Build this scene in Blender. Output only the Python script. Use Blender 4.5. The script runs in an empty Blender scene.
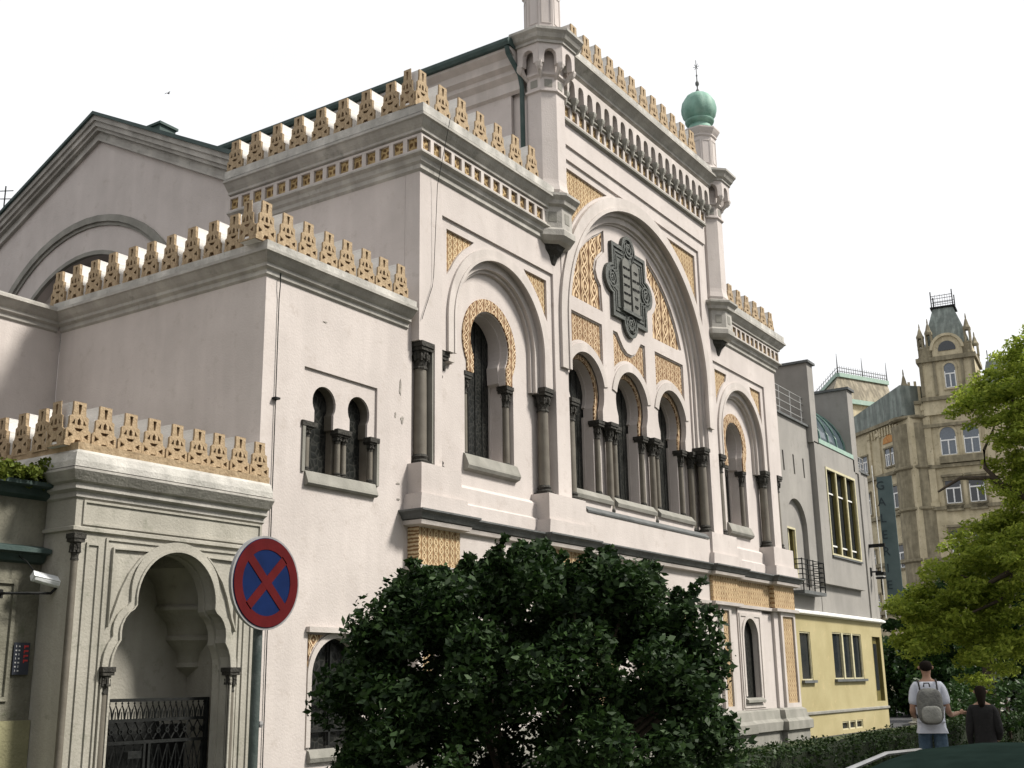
import bpy, math, random
import numpy as np
from mathutils import Vector, Matrix
from mathutils.geometry import tessellate_polygon
random.seed(7); rng = np.random.default_rng(7)
S = bpy.context.scene; C = S.collection; R = math.radians

# ------------------------------------------------------------------ camera, sky, sun, exposure
cam = bpy.data.objects.new('camera', bpy.data.cameras.new('camera')); C.objects.link(cam)
S.camera = cam
F_PX = 1146.33; YAW, TILT, ROLL = R(56.7298), R(14.6792), R(-.9201); EYE = 1.7
fw = Vector((math.sin(YAW)*math.cos(TILT), math.cos(YAW)*math.cos(TILT), math.sin(TILT)))
rt = Vector((math.cos(YAW), -math.sin(YAW), 0)); up = rt.cross(fw)
r2 = rt*math.cos(ROLL)+up*math.sin(ROLL); u2 = -rt*math.sin(ROLL)+up*math.cos(ROLL)
cam.matrix_world = Matrix(((r2.x,u2.x,-fw.x,0),(r2.y,u2.y,-fw.y,0),(r2.z,u2.z,-fw.z,EYE),(0,0,0,1)))
cam.data.sensor_width = 36; cam.data.lens = F_PX/1024*36; cam.data.clip_start = .1; cam.data.clip_end = 3000

SUN_EL, SUN_AZ = R(46), R(152)          # azimuth clockwise from +Y: from the street side, to the right
W = bpy.data.worlds.new('World'); S.world = W; W.use_nodes = True
n, l = W.node_tree.nodes, W.node_tree.links; n.clear()
o_ = n.new('ShaderNodeOutputWorld'); bgn = n.new('ShaderNodeBackground'); sky = n.new('ShaderNodeTexSky')
sky.sky_type = 'NISHITA'; sky.sun_disc = False; sky.sun_elevation = SUN_EL; sky.sun_rotation = SUN_AZ; sky.dust_density = 1.5
sky.air_density = 1.3
tc = n.new('ShaderNodeTexCoord'); nz = n.new('ShaderNodeTexNoise'); nz.inputs['Scale'].default_value = 2.2; nz.inputs['Detail'].default_value = 5
rp = n.new('ShaderNodeMapRange'); rp.inputs[1].default_value = .3; rp.inputs[2].default_value = .55
rp.inputs[3].default_value = .93; rp.inputs[4].default_value = 1.0
mx = n.new('ShaderNodeMix'); mx.data_type = 'RGBA'; mx.inputs[7].default_value = (8.75, 8.8, 8.95, 1)   # bright overcast cloud
l.new(tc.outputs['Generated'], nz.inputs['Vector']); l.new(nz.outputs['Fac'], rp.inputs[0]); l.new(rp.outputs[0], mx.inputs[0])
l.new(sky.outputs[0], mx.inputs[6]); l.new(mx.outputs[2], bgn.inputs[0]); bgn.inputs[1].default_value = .1
l.new(bgn.outputs[0], o_.inputs[0])
sun = bpy.data.objects.new('sun', bpy.data.lights.new('sun', 'SUN')); C.objects.link(sun)
sun.data.energy = 5.0; sun.data.angle = R(10); sun.data.color = (1, .95, .87)
sd = Vector((math.sin(SUN_AZ)*math.cos(SUN_EL), math.cos(SUN_AZ)*math.cos(SUN_EL), math.sin(SUN_EL)))
sun.rotation_euler = sd.to_track_quat('Z', 'Y').to_euler()
S.view_settings.view_transform = 'Standard'; S.view_settings.look = 'None'; S.view_settings.gamma = 1
S.view_settings.exposure = 0.27
S.render.engine = 'CYCLES'; S.cycles.max_bounces = 5

# ------------------------------------------------------------------ helpers
class MB:
    def __init__(s): s.v = []; s.f = []; s.m = []
    def add(s, v, f, m=0):
        b = len(s.v); s.v += [tuple(p) for p in v]; s.f += [tuple(i+b for i in q) for q in f]; s.m += [m]*len(f); return s
    def box(s, x0, x1, y0, y1, z0, z1, m=0):
        v = [(x,y,z) for z in (z0,z1) for y in (y0,y1) for x in (x0,x1)]
        return s.add(v, [(0,2,3,1),(4,5,7,6),(0,1,5,4),(2,6,7,3),(0,4,6,2),(1,3,7,5)], m)
    def plate(s, outer, a, b, holes=(), axis='y', m=0):
        """outline (u, z) with holes, extruded from a (front) to b along the axis"""
        polys = [list(outer)] + [list(h) for h in holes]
        flat = [p for q in polys for p in q]; k = len(flat)
        tris = tessellate_polygon([[Vector((p[0], p[1], 0)) for p in q] for q in polys])
        P = (lambda u, w, z: (u, w, z)) if axis == 'y' else (lambda u, w, z: (w, u, z)) if axis == 'x' else (lambda u, w, z: (u, z, w))
        v = [P(p[0], a, p[1]) for p in flat] + [P(p[0], b, p[1]) for p in flat]
        f = [tuple(t) for t in tris] + [tuple(i+k for i in t) for t in tris]
        i0 = 0
        for q in polys:
            nq = len(q)
            for i in range(nq):
                j = (i+1) % nq; f.append((i0+i, i0+j, i0+j+k, i0+i+k))
            i0 += nq
        return s.add(v, f, m)
    def ring(s, xc, zc, ro, ri, a, b, a0=0, a1=180, n=28, axis='y', m=0, legs=None):
        pts_o = arc(xc, zc, ro, a0, a1, n); pts_i = arc(xc, zc, ri, a0, a1, n)
        if legs is not None:
            pts_o = [(pts_o[0][0], legs)]+pts_o+[(pts_o[-1][0], legs)]; pts_i = [(pts_i[0][0], legs)]+pts_i+[(pts_i[-1][0], legs)]
        if a1-a0 >= 360: return s.plate(pts_o[:-1], a, b, [pts_i[:-1]], axis, m)
        return s.plate(pts_o+pts_i[::-1], a, b, (), axis, m)
    def sweep(s, path, prof, m=0, caps=True, close=False):
        """moulding: profile (out, z) along a ground path; out is to the right of the path"""
        P = [Vector(p) for p in path]; k = len(P); N = len(prof); vs = []
        for i in range(k):
            dn = []
            if i > 0 or close: dn.append((P[i]-P[i-1]).normalized())
            if i < k-1 or close: dn.append((P[(i+1) % k]-P[i]).normalized())
            ns = [Vector((d.y, -d.x)) for d in dn]
            if len(ns) == 2:
                h = (ns[0]+ns[1]); h = h/max(1e-6, h.length); o = h/max(.2, h.dot(ns[0]))
            else: o = ns[0]
            vs += [(P[i].x+o.x*q[0], P[i].y+o.y*q[0], q[1]) for q in prof]
        f = []
        for i in range(k if close else k-1):
            for j in range(N-1):
                a = i*N+j; b = ((i+1) % k)*N+j; f.append((a, b, b+1, a+1))
        if caps and not close: f += [tuple(range(N)), tuple(range((k-1)*N, k*N))[::-1]]
        return s.add(vs, f, m)
    def lathe(s, cx, cy, prof, n=16, rot=0., m=0, sq=False):
        vs = []
        for r, z in prof:
            for i in range(n):
                a = rot+2*math.pi*i/n; vs.append((cx+r*math.cos(a), cy+r*math.sin(a), z))
        f = [(j*n+i, j*n+(i+1) % n, (j+1)*n+(i+1) % n, (j+1)*n+i) for j in range(len(prof)-1) for i in range(n)]
        f += [tuple(range(n))[::-1], tuple(range((len(prof)-1)*n, len(prof)*n))]
        return s.add(vs, f, m)
    def tube(s, pts, r, n=8, m=0):
        P = [Vector(p) for p in pts]; rs = r if isinstance(r, (list, tuple)) else [r]*len(P); vs = []
        for i, p in enumerate(P):
            d = (P[min(i+1, len(P)-1)]-P[max(i-1, 0)]).normalized()
            a = d.cross(Vector((0,0,1))) if abs(d.z) < .95 else d.cross(Vector((1,0,0)))
            a.normalize(); b = d.cross(a)
            vs += [p+(a*math.cos(t)+b*math.sin(t))*rs[i] for t in (2*math.pi*q/n for q in range(n))]
        f = [(j*n+i, j*n+(i+1) % n, (j+1)*n+(i+1) % n, (j+1)*n+i) for j in range(len(P)-1) for i in range(n)]
        f += [tuple(range(n))[::-1], tuple(range((len(P)-1)*n, len(P)*n))]
        return s.add(vs, f, m)
    def mesh(s, name, mats, smooth=False):
        me = bpy.data.meshes.new(name); me.from_pydata(s.v, [], s.f)
        for m_ in (mats if isinstance(mats, (list, tuple)) else [mats]): me.materials.append(m_)
        me.polygons.foreach_set('material_index', s.m)
        me.validate(); me.update()
        import bmesh
        b = bmesh.new(); b.from_mesh(me); bmesh.ops.recalc_face_normals(b, faces=b.faces); b.to_mesh(me); b.free()
        if smooth:
            for e in me.polygons: e.use_smooth = True
            try: me.set_sharp_from_angle(angle=R(35))
            except Exception: pass
        return me

WL = {}
def arc(xc, zc, r, a0, a1, n=24):
    return [(xc+r*math.cos(R(a0+(a1-a0)*i/n)), zc+r*math.sin(R(a0+(a1-a0)*i/n))) for i in range(n+1)]
def tag(o, label=None, cat=None, group=None, kind=None):
    if label: o['label'] = label
    if cat: o['category'] = cat
    if group: o['group'] = group
    if kind: o['kind'] = kind
    return o
def thing(name, label, cat, loc, group=None):
    o = bpy.data.objects.new(name, None); C.objects.link(o); o.location = loc; o.empty_display_size = .3
    WL[o] = Vector(loc); return tag(o, label, cat, group)
def part(name, mb, mat, parent=None, smooth=False):
    """mesh given in world coordinates"""
    me = mb.mesh(name, mat, smooth) if isinstance(mb, MB) else mb
    o = bpy.data.objects.new(name, me); C.objects.link(o)
    if parent is not None:
        o.parent = parent; o.location = -WL[parent] if parent in WL else Vector()
    WL[o] = Vector((0,0,0)) ; return o
def inst(name, me, parent, loc, rotz=0, scale=(1,1,1)):
    """instance of local mesh data at a world location under an unrotated parent"""
    o = bpy.data.objects.new(name, me); C.objects.link(o)
    if parent is not None: o.parent = parent
    o.location = Vector(loc)-(WL[parent] if parent else Vector()); o.rotation_euler = (0,0,rotz); o.scale = scale
    return o
def solo(name, mb, mat, label, cat, group=None, smooth=False):
    """a one-mesh thing, origin at the middle of its underside"""
    me = mb.mesh(name, mat, smooth) if isinstance(mb, MB) else mb
    co = np.empty(len(me.vertices)*3); me.vertices.foreach_get('co', co); co = co.reshape(-1,3)
    c = (co.min(0)+co.max(0))/2; c[2] = co[:,2].min(); me.vertices.foreach_set('co', (co-c).ravel()); me.update()
    o = bpy.data.objects.new(name, me); C.objects.link(o); o.location = c; WL[o] = Vector(c)
    return tag(o, label, cat, group)
def ray_pt(px, py, dist):
    """design aid: world point at a horizontal distance in a viewing direction"""
    d = r2*((px-512)/F_PX)+u2*((384-py)/F_PX)+fw; h = math.hypot(d.x, d.y)
    return Vector((d.x/h*dist, d.y/h*dist, EYE+d.z/h*dist))

# ------------------------------------------------------------------ materials
def newmat(name):
    m = bpy.data.materials.new(name); m.use_nodes = True; nt = m.node_tree
    return m, nt.nodes, nt.links, nt.nodes['Principled BSDF']
def ramp(nodes, stops):
    r = nodes.new('ShaderNodeValToRGB'); e = r.color_ramp.elements
    while len(e) < len(stops): e.new(.5)
    for i, (p, c) in enumerate(stops): e[i].position = p; e[i].color = (*c, 1)
    return r
def surf(name, c1, c2, scale=1.2, rough=.85, bump=.15, streak=.0, fine=30., spec=.3, stain=None, metal=0):
    m, n, l, b = newmat(name)
    tc = n.new('ShaderNodeTexCoord'); a = n.new('ShaderNodeTexNoise'); a.inputs['Scale'].default_value = scale; a.inputs['Detail'].default_value = 8
    a.inputs['Roughness'].default_value = .65
    l.new(tc.outputs['Object'], a.inputs['Vector'])
    rp = ramp(n, [(.32, c1), (.68, c2)]); l.new(a.outputs['Fac'], rp.inputs[0]); out = rp.outputs[0]
    if streak:
        mp = n.new('ShaderNodeMapping'); mp.inputs['Scale'].default_value = (1.7, 1.7, .25); l.new(tc.outputs['Object'], mp.inputs[0])
        s = n.new('ShaderNodeTexNoise'); s.inputs['Scale'].default_value = 1.6; s.inputs['Detail'].default_value = 6; l.new(mp.outputs[0], s.inputs['Vector'])
        r3 = ramp(n, [(.45, (1-streak,)*3), (.62, (1,1,1))]); l.new(s.outputs['Fac'], r3.inputs[0])
        x = n.new('ShaderNodeMix'); x.data_type = 'RGBA'; x.blend_type = 'MULTIPLY'; x.inputs[0].default_value = 1
        l.new(out, x.inputs[6]); l.new(r3.outputs[0], x.inputs[7]); out = x.outputs[2]
    if stain:
        s = n.new('ShaderNodeTexNoise'); s.inputs['Scale'].default_value = 3.3; s.inputs['Detail'].default_value = 9; s.inputs['Roughness'].default_value = .75
        l.new(tc.outputs['Object'], s.inputs['Vector'])
        r4 = ramp(n, [(.56, (0,0,0)), (.72, (1,1,1))]); l.new(s.outputs['Fac'], r4.inputs[0])
        x = n.new('ShaderNodeMix'); x.data_type = 'RGBA'; l.new(r4.outputs[0], x.inputs[0]); l.new(out, x.inputs[6]); x.inputs[7].default_value = (*stain, 1); out = x.outputs[2]
    l.new(out, b.inputs['Base Color'])
    b.inputs['Roughness'].default_value = rough; b.inputs['Specular IOR Level'].default_value = spec; b.inputs['Metallic'].default_value = metal
    if bump:
        f = n.new('ShaderNodeTexNoise'); f.inputs['Scale'].default_value = fine; f.inputs['Detail'].default_value = 6; l.new(tc.outputs['Object'], f.inputs['Vector'])
        bp = n.new('ShaderNodeBump'); bp.inputs['Strength'].default_value = bump; bp.inputs['Distance'].default_value = .03
        l.new(f.outputs['Fac'], bp.inputs['Height']); l.new(bp.outputs[0], b.inputs['Normal'])
    return m
def ornament(name, hi, mid, lo, scale=5., geo=False):
    """painted relief of interlacing scrolls: raised light bands over a darker ground"""
    m, n, l, b = newmat(name)
    tc = n.new('ShaderNodeTexCoord')
    v = n.new('ShaderNodeTexVoronoi'); v.feature = 'DISTANCE_TO_EDGE'; v.inputs['Scale'].default_value = scale
    if geo: v.inputs['Randomness'].default_value = .45
    d = n.new('ShaderNodeTexNoise'); d.inputs['Scale'].default_value = scale*.7; d.inputs['Detail'].default_value = 2
    l.new(tc.outputs['Object'], d.inputs['Vector'])
    x = n.new('ShaderNodeVectorMath'); x.operation = 'MULTIPLY_ADD'; x.inputs[1].default_value = (.25,.25,.25) if not geo else (.03,)*3
    mpp = n.new('ShaderNodeMapping'); mpp.inputs['Rotation'].default_value = (0, R(38) if geo else 0, 0); l.new(tc.outputs['Object'], mpp.inputs[0])
    l.new(d.outputs['Color'], x.inputs[0]); l.new(mpp.outputs[0], x.inputs[2]); l.new(x.outputs[0], v.inputs['Vector'])
    r = ramp(n, [(.03, hi), (.13, mid), (.24, lo)]); l.new(v.outputs['Distance'], r.inputs[0])
    w = n.new('ShaderNodeTexNoise'); w.inputs['Scale'].default_value = 2.3; w.inputs['Detail'].default_value = 6; l.new(tc.outputs['Object'], w.inputs['Vector'])
    rw = ramp(n, [(.35, (.7,.68,.64)), (.65, (1,1,1))]); l.new(w.outputs['Fac'], rw.inputs[0])
    mm = n.new('ShaderNodeMix'); mm.data_type = 'RGBA'; mm.blend_type = 'MULTIPLY'; mm.inputs[0].default_value = 1
    l.new(r.outputs[0], mm.inputs[6]); l.new(rw.outputs[0], mm.inputs[7]); l.new(mm.outputs[2], b.inputs['Base Color'])
    mr = n.new('ShaderNodeMapRange'); mr.inputs[1].default_value = 0; mr.inputs[2].default_value = .2; mr.inputs[3].default_value = 1; mr.inputs[4].default_value = 0
    l.new(v.outputs['Distance'], mr.inputs[0])
    bp = n.new('ShaderNodeBump'); bp.inputs['Strength'].default_value = .5; bp.inputs['Distance'].default_value = .025
    l.new(mr.outputs[0], bp.inputs['Height']); l.new(bp.outputs[0], b.inputs['Normal'])
    b.inputs['Roughness'].default_value = .8; b.inputs['Specular IOR Level'].default_value = .2
    return m
def arabesque(name, hi, mid, lo, px, pz, w=.11):
    """carved relief: interlacing wavy bands with rosettes in their meshes, worn paint"""
    m, n, l, b = newmat(name)
    def M(op, a, b_=None, c=None):
        q = n.new('ShaderNodeMath'); q.operation = op
        for i, v in enumerate((a, b_, c)):
            if v is None: continue
            if isinstance(v, (int, float)): q.inputs[i].default_value = v
            else: l.new(v, q.inputs[i])
        return q.outputs[0]
    tc = n.new('ShaderNodeTexCoord'); sp = n.new('ShaderNodeSeparateXYZ')
    nz = n.new('ShaderNodeTexNoise'); nz.inputs['Scale'].default_value = 1.6/px; nz.inputs['Detail'].default_value = 2
    l.new(tc.outputs['Object'], nz.inputs['Vector']); vm = n.new('ShaderNodeVectorMath'); vm.operation = 'MULTIPLY_ADD'; vm.inputs[1].default_value = (px*.28,)*3
    l.new(nz.outputs['Color'], vm.inputs[0]); l.new(tc.outputs['Object'], vm.inputs[2]); l.new(vm.outputs[0], sp.inputs[0])
    u = M('MULTIPLY', sp.outputs[0], 1/px); v = M('MULTIPLY', sp.outputs[2], 1/pz)
    sn = M('MULTIPLY', M('SINE', M('MULTIPLY', v, 2*math.pi)), .27)
    def line(e, wd): return M('SUBTRACT', 1., M('MULTIPLY', M('ABSOLUTE', M('SUBTRACT', M('FRACT', e), .5)), 1/wd))
    a1 = line(M('ADD', u, sn), w); a2 = line(M('ADD', M('SUBTRACT', u, sn), 0.), w)
    fu = M('SUBTRACT', M('FRACT', M('ADD', u, .0)), .5); fv = M('SUBTRACT', M('FRACT', M('MULTIPLY', v, 2.)), .5)
    rr = M('SQRT', M('ADD', M('MULTIPLY', fu, fu), M('MULTIPLY', M('MULTIPLY', fv, fv), .35)))
    a3 = M('SUBTRACT', 1., M('MULTIPLY', M('ABSOLUTE', M('SUBTRACT', rr, .40)), 16.)); a4 = M('SUBTRACT', 1., M('MULTIPLY', rr, 9.))
    h = M('MAXIMUM', M('MAXIMUM', a1, a2), M('MAXIMUM', M('MULTIPLY', a3, .8), a4)); h = M('MAXIMUM', h, 0.)
    r = ramp(n, [(.05, lo), (.35, mid), (.8, hi)]); l.new(h, r.inputs[0])
    wn = n.new('ShaderNodeTexNoise'); wn.inputs['Scale'].default_value = 2.7; wn.inputs['Detail'].default_value = 8; wn.inputs['Roughness'].default_value = .7; l.new(tc.outputs['Object'], wn.inputs['Vector'])
    rw = ramp(n, [(.35, (.72,.70,.68)), (.62, (1,1,1))]); l.new(wn.outputs['Fac'], rw.inputs[0])
    mm = n.new('ShaderNodeMix'); mm.data_type = 'RGBA'; mm.blend_type = 'MULTIPLY'; mm.inputs[0].default_value = 1
    l.new(r.outputs[0], mm.inputs[6]); l.new(rw.outputs[0], mm.inputs[7]); l.new(mm.outputs[2], b.inputs['Base Color'])
    bp = n.new('ShaderNodeBump'); bp.inputs['Strength'].default_value = .8; bp.inputs['Distance'].default_value = .03
    l.new(M('MINIMUM', h, .6), bp.inputs['Height']); l.new(bp.outputs[0], b.inputs['Normal'])
    b.inputs['Roughness'].default_value = .85; b.inputs['Specular IOR Level'].default_value = .15
    return m
def leafmat(name, c1, c2, trans=.35, rough=.45):
    m, n, l, b = newmat(name)
    g = n.new('ShaderNodeNewGeometry'); r = ramp(n, [(0, c1), (1, c2)]); l.new(g.outputs['Random Per Island'], r.inputs[0])
    l.new(r.outputs[0], b.inputs['Base Color']); b.inputs['Roughness'].default_value = rough; b.inputs['Specular IOR Level'].default_value = .22
    t = n.new('ShaderNodeBsdfTranslucent'); l.new(r.outputs[0], t.inputs[0]); x = n.new('ShaderNodeMixShader'); x.inputs[0].default_value = trans
    out = n['Material Output']; l.new(b.outputs[0], x.inputs[1]); l.new(t.outputs[0], x.inputs[2]); l.new(x.outputs[0], out.inputs[0])
    return m
def flat(name, c, rough=.5, metal=0, spec=.5):
    m, n, l, b = newmat(name); b.inputs['Roughness'].default_value = rough
    b.inputs['Metallic'].default_value = metal; b.inputs['Specular IOR Level'].default_value = spec
    tc = n.new('ShaderNodeTexCoord'); a = n.new('ShaderNodeTexNoise'); a.inputs['Scale'].default_value = 9; a.inputs['Detail'].default_value = 5
    l.new(tc.outputs['Object'], a.inputs['Vector'])
    r = ramp(n, [(.3, tuple(q*.82 for q in c)), (.7, tuple(min(1,q*1.12) for q in c))]); l.new(a.outputs['Fac'], r.inputs[0]); l.new(r.outputs[0], b.inputs['Base Color'])
    return m
def leaded(name, tint=(.012,.013,.012)):
    m, n, l, b = newmat(name)
    tc = n.new('ShaderNodeTexCoord'); v = n.new('ShaderNodeTexVoronoi'); v.feature = 'DISTANCE_TO_EDGE'; v.inputs['Scale'].default_value = 9
    l.new(tc.outputs['Object'], v.inputs['Vector']); r = ramp(n, [(.03, (.03,.03,.027)), (.1, tint)]); l.new(v.outputs['Distance'], r.inputs[0])
    l.new(r.outputs[0], b.inputs['Base Color']); b.inputs['Roughness'].default_value = .3; b.inputs['Specular IOR Level'].default_value = .15
    bp = n.new('ShaderNodeBump'); bp.inputs['Strength'].default_value = .6; bp.inputs['Distance'].default_value = .02; l.new(v.outputs['Distance'], bp.inputs['Height']); l.new(bp.outputs[0], b.inputs['Normal'])
    return m

PL = surf('plaster_light', (.455,.412,.388), (.54,.492,.465), .7, .9, .2, .055, stain=(.40,.355,.325))
PM = surf('moulding_plaster', (.45,.41,.38), (.54,.495,.465), 1.4, .88, .2, .12)
PT = surf('trim_grey_green', (.21,.205,.18), (.29,.28,.25), 1.5, .9, .25, .15, stain=(.2,.2,.17))
STONE = surf('portal_stone', (.31,.295,.25), (.41,.39,.34), 1.3, .9, .3, .14, stain=(.2,.2,.16))
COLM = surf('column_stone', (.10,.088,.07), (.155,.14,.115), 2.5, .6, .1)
CAPM = surf('capital_dark', (.018,.017,.014), (.048,.045,.038), 14, .8, .9, fine=25)
SLATE = surf('slate_ledge', (.07,.075,.075), (.13,.135,.135), 3, .7, .3)
CORN = surf('cornice_weathered', (.33,.315,.285), (.46,.44,.405), 1.8, .9, .3, .2, stain=(.2,.2,.175))
UPST = surf('upstand_plaster', (.36,.35,.32), (.58,.56,.52), 2.6, .9, .4, .25, stain=(.2,.2,.18))
MERL = surf('merlon_plaster', (.60,.58,.55), (.74,.72,.69), 4, .9, .3, .08)
TERRA = None
TERRB = surf('terracotta_ground', (.10,.06,.035), (.2,.12,.06), 5, .9, .3)
ORN = arabesque('arabesque_ochre', (.68,.54,.37), (.50,.35,.20), (.13,.07,.035), .42, .70)
TERRA = surf('terracotta_paint', (.25,.18,.105), (.42,.32,.205), 9, .85, .6, fine=22, stain=(.17,.11,.065))
ORNF = arabesque('arabesque_fine', (.66,.53,.37), (.50,.35,.20), (.20,.11,.06), .24, .36)
ORNG = arabesque('interlace_ochre', (.60,.48,.31), (.46,.32,.17), (.24,.14,.07), .16, .26, .16)
ORNB = ornament('band_interlace', (.48,.36,.19), (.34,.23,.10), (.12,.07,.03), 9, True)
EMB = surf('emblem_bronze', (.045,.05,.045), (.085,.09,.08), 9, .55, .6, fine=22, spec=.4)
EMBL = surf('tablet_stone', (.10,.10,.09), (.15,.15,.135), 9, .7, .3)
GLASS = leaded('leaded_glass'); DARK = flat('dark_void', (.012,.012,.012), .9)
PANE = flat('window_pane', (.02,.024,.028), .12, 0, .6)
PANEB = flat('sky_pane', (.05,.07,.085), .12, 0, .5)
IRON = surf('wrought_iron', (.008,.009,.009), (.02,.021,.02), 10, .7, .3, spec=.12)
COPPER = surf('verdigris', (.14,.28,.22), (.25,.40,.33), 3, .6, .2, .2)
ROOFG = surf('roof_green_dark', (.03,.055,.05), (.06,.085,.08), 3, .7, .2)
MOD = surf('render_grey', (.225,.215,.20), (.30,.285,.262), .5, .9, .2, .06, stain=(.21,.2,.18))
MODY = surf('render_yellow', (.31,.265,.135), (.385,.335,.185), .8, .9, .25, .0, stain=(.45,.36,.2))
YFR = flat('cream_frame', (.50,.46,.30), .5); OLIVE = flat('olive_frame', (.12,.10,.025), .5)
WHITEF = flat('white_frame', (.7,.7,.68), .5)
SAND = surf('sandstone', (.40,.345,.225), (.56,.49,.34), .9, .9, .5, .12, stain=(.12,.10,.06), fine=8)
SANDD = surf('sandstone_dark', (.19,.165,.11), (.32,.28,.19), 1.6, .9, .6, .3, fine=8)
CURT = flat('curtain_glass', (.12,.14,.165), .2)
PATG = surf('roof_patina', (.17,.20,.18), (.27,.30,.275), 1.5, .8, .3, .35)
ROOFT = surf('roof_tan', (.24,.21,.15), (.34,.30,.23), 1.0, .85, .3, .4)
ROOFS = surf('roof_slate', (.05,.055,.055), (.10,.105,.10), 1.5, .8, .3)

# ------------------------------------------------------------------ ground
def sheet(name, x0, x1, y0, y1, z, mat):
    o = part(name, MB().add([(x0,y0,z),(x1,y0,z),(x1,y1,z),(x0,y1,z)], [(0,1,2,3)]), mat); tag(o, kind='structure'); return o
ASPH = surf('asphalt', (.04,.04,.042), (.065,.065,.065), 2, .85, .5, fine=60)
PAVE = surf('pavement_stone', (.17,.165,.155), (.26,.25,.235), 3, .85, .5, fine=25)
SOIL = surf('soil', (.035,.045,.02), (.06,.075,.03), 4, .95, .8)
sheet('ground', -900, 900, -900, 900, 0, ASPH)
g = part('pavement', MB().box(-40, 62, 2.4, 5.2, .0, .12), PAVE); tag(g, kind='structure')
g = part('garden_bed', MB().box(-5, 44, 5.2, 11.4, .0, .10), SOIL); tag(g, kind='structure')
g = part('pavement_far', MB().box(68, 95, -60, 60, .0, .13), PAVE); tag(g, kind='structure')

# ------------------------------------------------------------------ the synagogue
SY = thing('synagogue', 'white moorish synagogue with stepped ochre merlons, a great arch and a small green onion dome', 'building', (24.1, 12, 0))
P = lambda name, mb, mat, par=SY, smooth=False: part(name, mb, mat, par, smooth)
WING_C, CEN_C, WING2_C = 17.98, 24.1, 30.2

# masses behind the facade (kept clear of the window recesses)
P('wall_body', MB().box(15.32, 33.05, 13.3, 17.17, 0, 11.9).box(15.32, 15.9, 12.345, 13.3, 4.4, 10.3).box(32.5, 33.05, 12.345, 13.3, 4.4, 10.3)
  .box(15.32, 19.9, 12.345, 13.3, 10.3, 11.9).box(28.3, 33.05, 12.345, 13.3, 10.3, 11.9), PL)
P('nave_wall', MB().box(19.6, 28.6, 12.76, 34, 10, 15.35), PL)
EAVE = [(0,14.55),(.08,14.6),(.08,14.85),(.2,14.95),(.2,15.05),(.32,15.12),(.34,15.3),(.5,15.4),(.5,15.46),(0,15.46)]
P('nave_cornice', MB().sweep([(19.6,30),(19.6,12.45)], EAVE), PM)
P('gutter', MB().sweep([(19.6,30),(19.6,12.42)], [(.3,15.46),(.58,15.47),(.62,15.54),(.62,15.62),(.5,15.66),(0,15.72)]), ROOFG)
P('roof', MB().plate([(19.3,15.6),(24.1,16.35),(28.9,15.6)], 12.6, 34), ROOFG)

# gable wall of the transept, facing left
GY, GZ = 21.9, 8.55
gout = [(16.9,0),(16.9,12.2),(21.68,14.6),(26.9,12.0),(26.9,0)]
hole = arc(GY, GZ, 2.9, 0, 180, 32)
P('gable_wall', MB().plate(gout, 15.45, 16.6, [hole], 'x'), PL)
ocl = arc(GY, 10.45, 1.42, 0, 360, 32)[:-1]
P('gable_recess', MB().plate([(18.6,8.2),(18.6,12),(25.2,12),(25.2,8.2)], 15.75, 16.3, [ocl], 'x'), PL)
P('arch_moulding', MB().ring(GY, GZ, 3.82, 3.66, 15.36, 15.45, axis='x').ring(GY, GZ, 3.66, 3.58, 15.41, 15.45, axis='x').ring(GY, GZ, 2.98, 2.88, 15.41, 15.5, axis='x')
  .ring(GY, 10.45, 1.5, 1.40, 15.69, 15.8, 0, 360, axis='x').ring(GY, 10.45, 1.41, 1.2, 15.82, 16.1, 0, 360, axis='x').ring(GY, 10.45, 1.21, 1.05, 15.92, 16.2, 0, 360, axis='x'), PT)
w = P('window', MB().ring(GY, 10.45, 1.06, .95, 16.0, 16.1, 0, 360, axis='x').box(16.02,16.08,GY-.03,GY+.03,9.5,11.4).box(16.02,16.08,GY-1,GY+1,10.42,10.48), IRON)
P('glass', MB().plate(arc(GY,10.45,1.06,0,360,24)[:-1], 16.1, 16.12, (), 'x'), GLASS, w)
def rake(y0, z0, y1, z1, lo, hi, xo, mat_name, mat):
    """sloping cornice band between two gable points: lo..hi measured down from the roof line"""
    d = Vector((y1-y0, z1-z0)).normalized(); nn = Vector((-d.y, d.x)); nn = nn if nn.y > 0 else -nn
    a, b = Vector((y0,z0)), Vector((y1,z1))
    q = [a-nn*lo, b-nn*lo, b-nn*hi, a-nn*hi]
    return [(v.x, v.y) for v in q], xo
rk = MB(); GYR = 21.68
for lo, hi, xo in ((-.06,.06,15.20),(.06,.18,15.25),(.18,.26,15.31),(.26,.42,15.40),(.42,.48,15.36)):
    d = (hi-lo)
    def L(y, off): return 14.84-abs(y-GYR)*.5-off/math.cos(math.atan(.5))
    pts = [(16.75,L(16.75,lo)),(GYR,L(GYR,lo)),(27.4,L(27.4,lo)),(27.4,L(27.4,hi)),(GYR,L(GYR,hi)),(16.75,L(16.75,hi))]
    rk.plate(pts, xo, 15.46, (), 'x')
P('gable_cornice', rk, CORN)
P('transept_roof', MB().plate([(16.6,12.36),(GYR,14.90),(27.6,11.94),(27.6,12.02),(GYR,14.98),(16.55,12.44)], 15.14, 20, (), 'x'), ROOFG)
P('chimney', MB().box(15.5, 15.95, 19.65, 20.15, 13.9, 14.18).box(15.46, 15.99, 19.6, 20.2, 14.18, 14.24), ROOFG)

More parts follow.
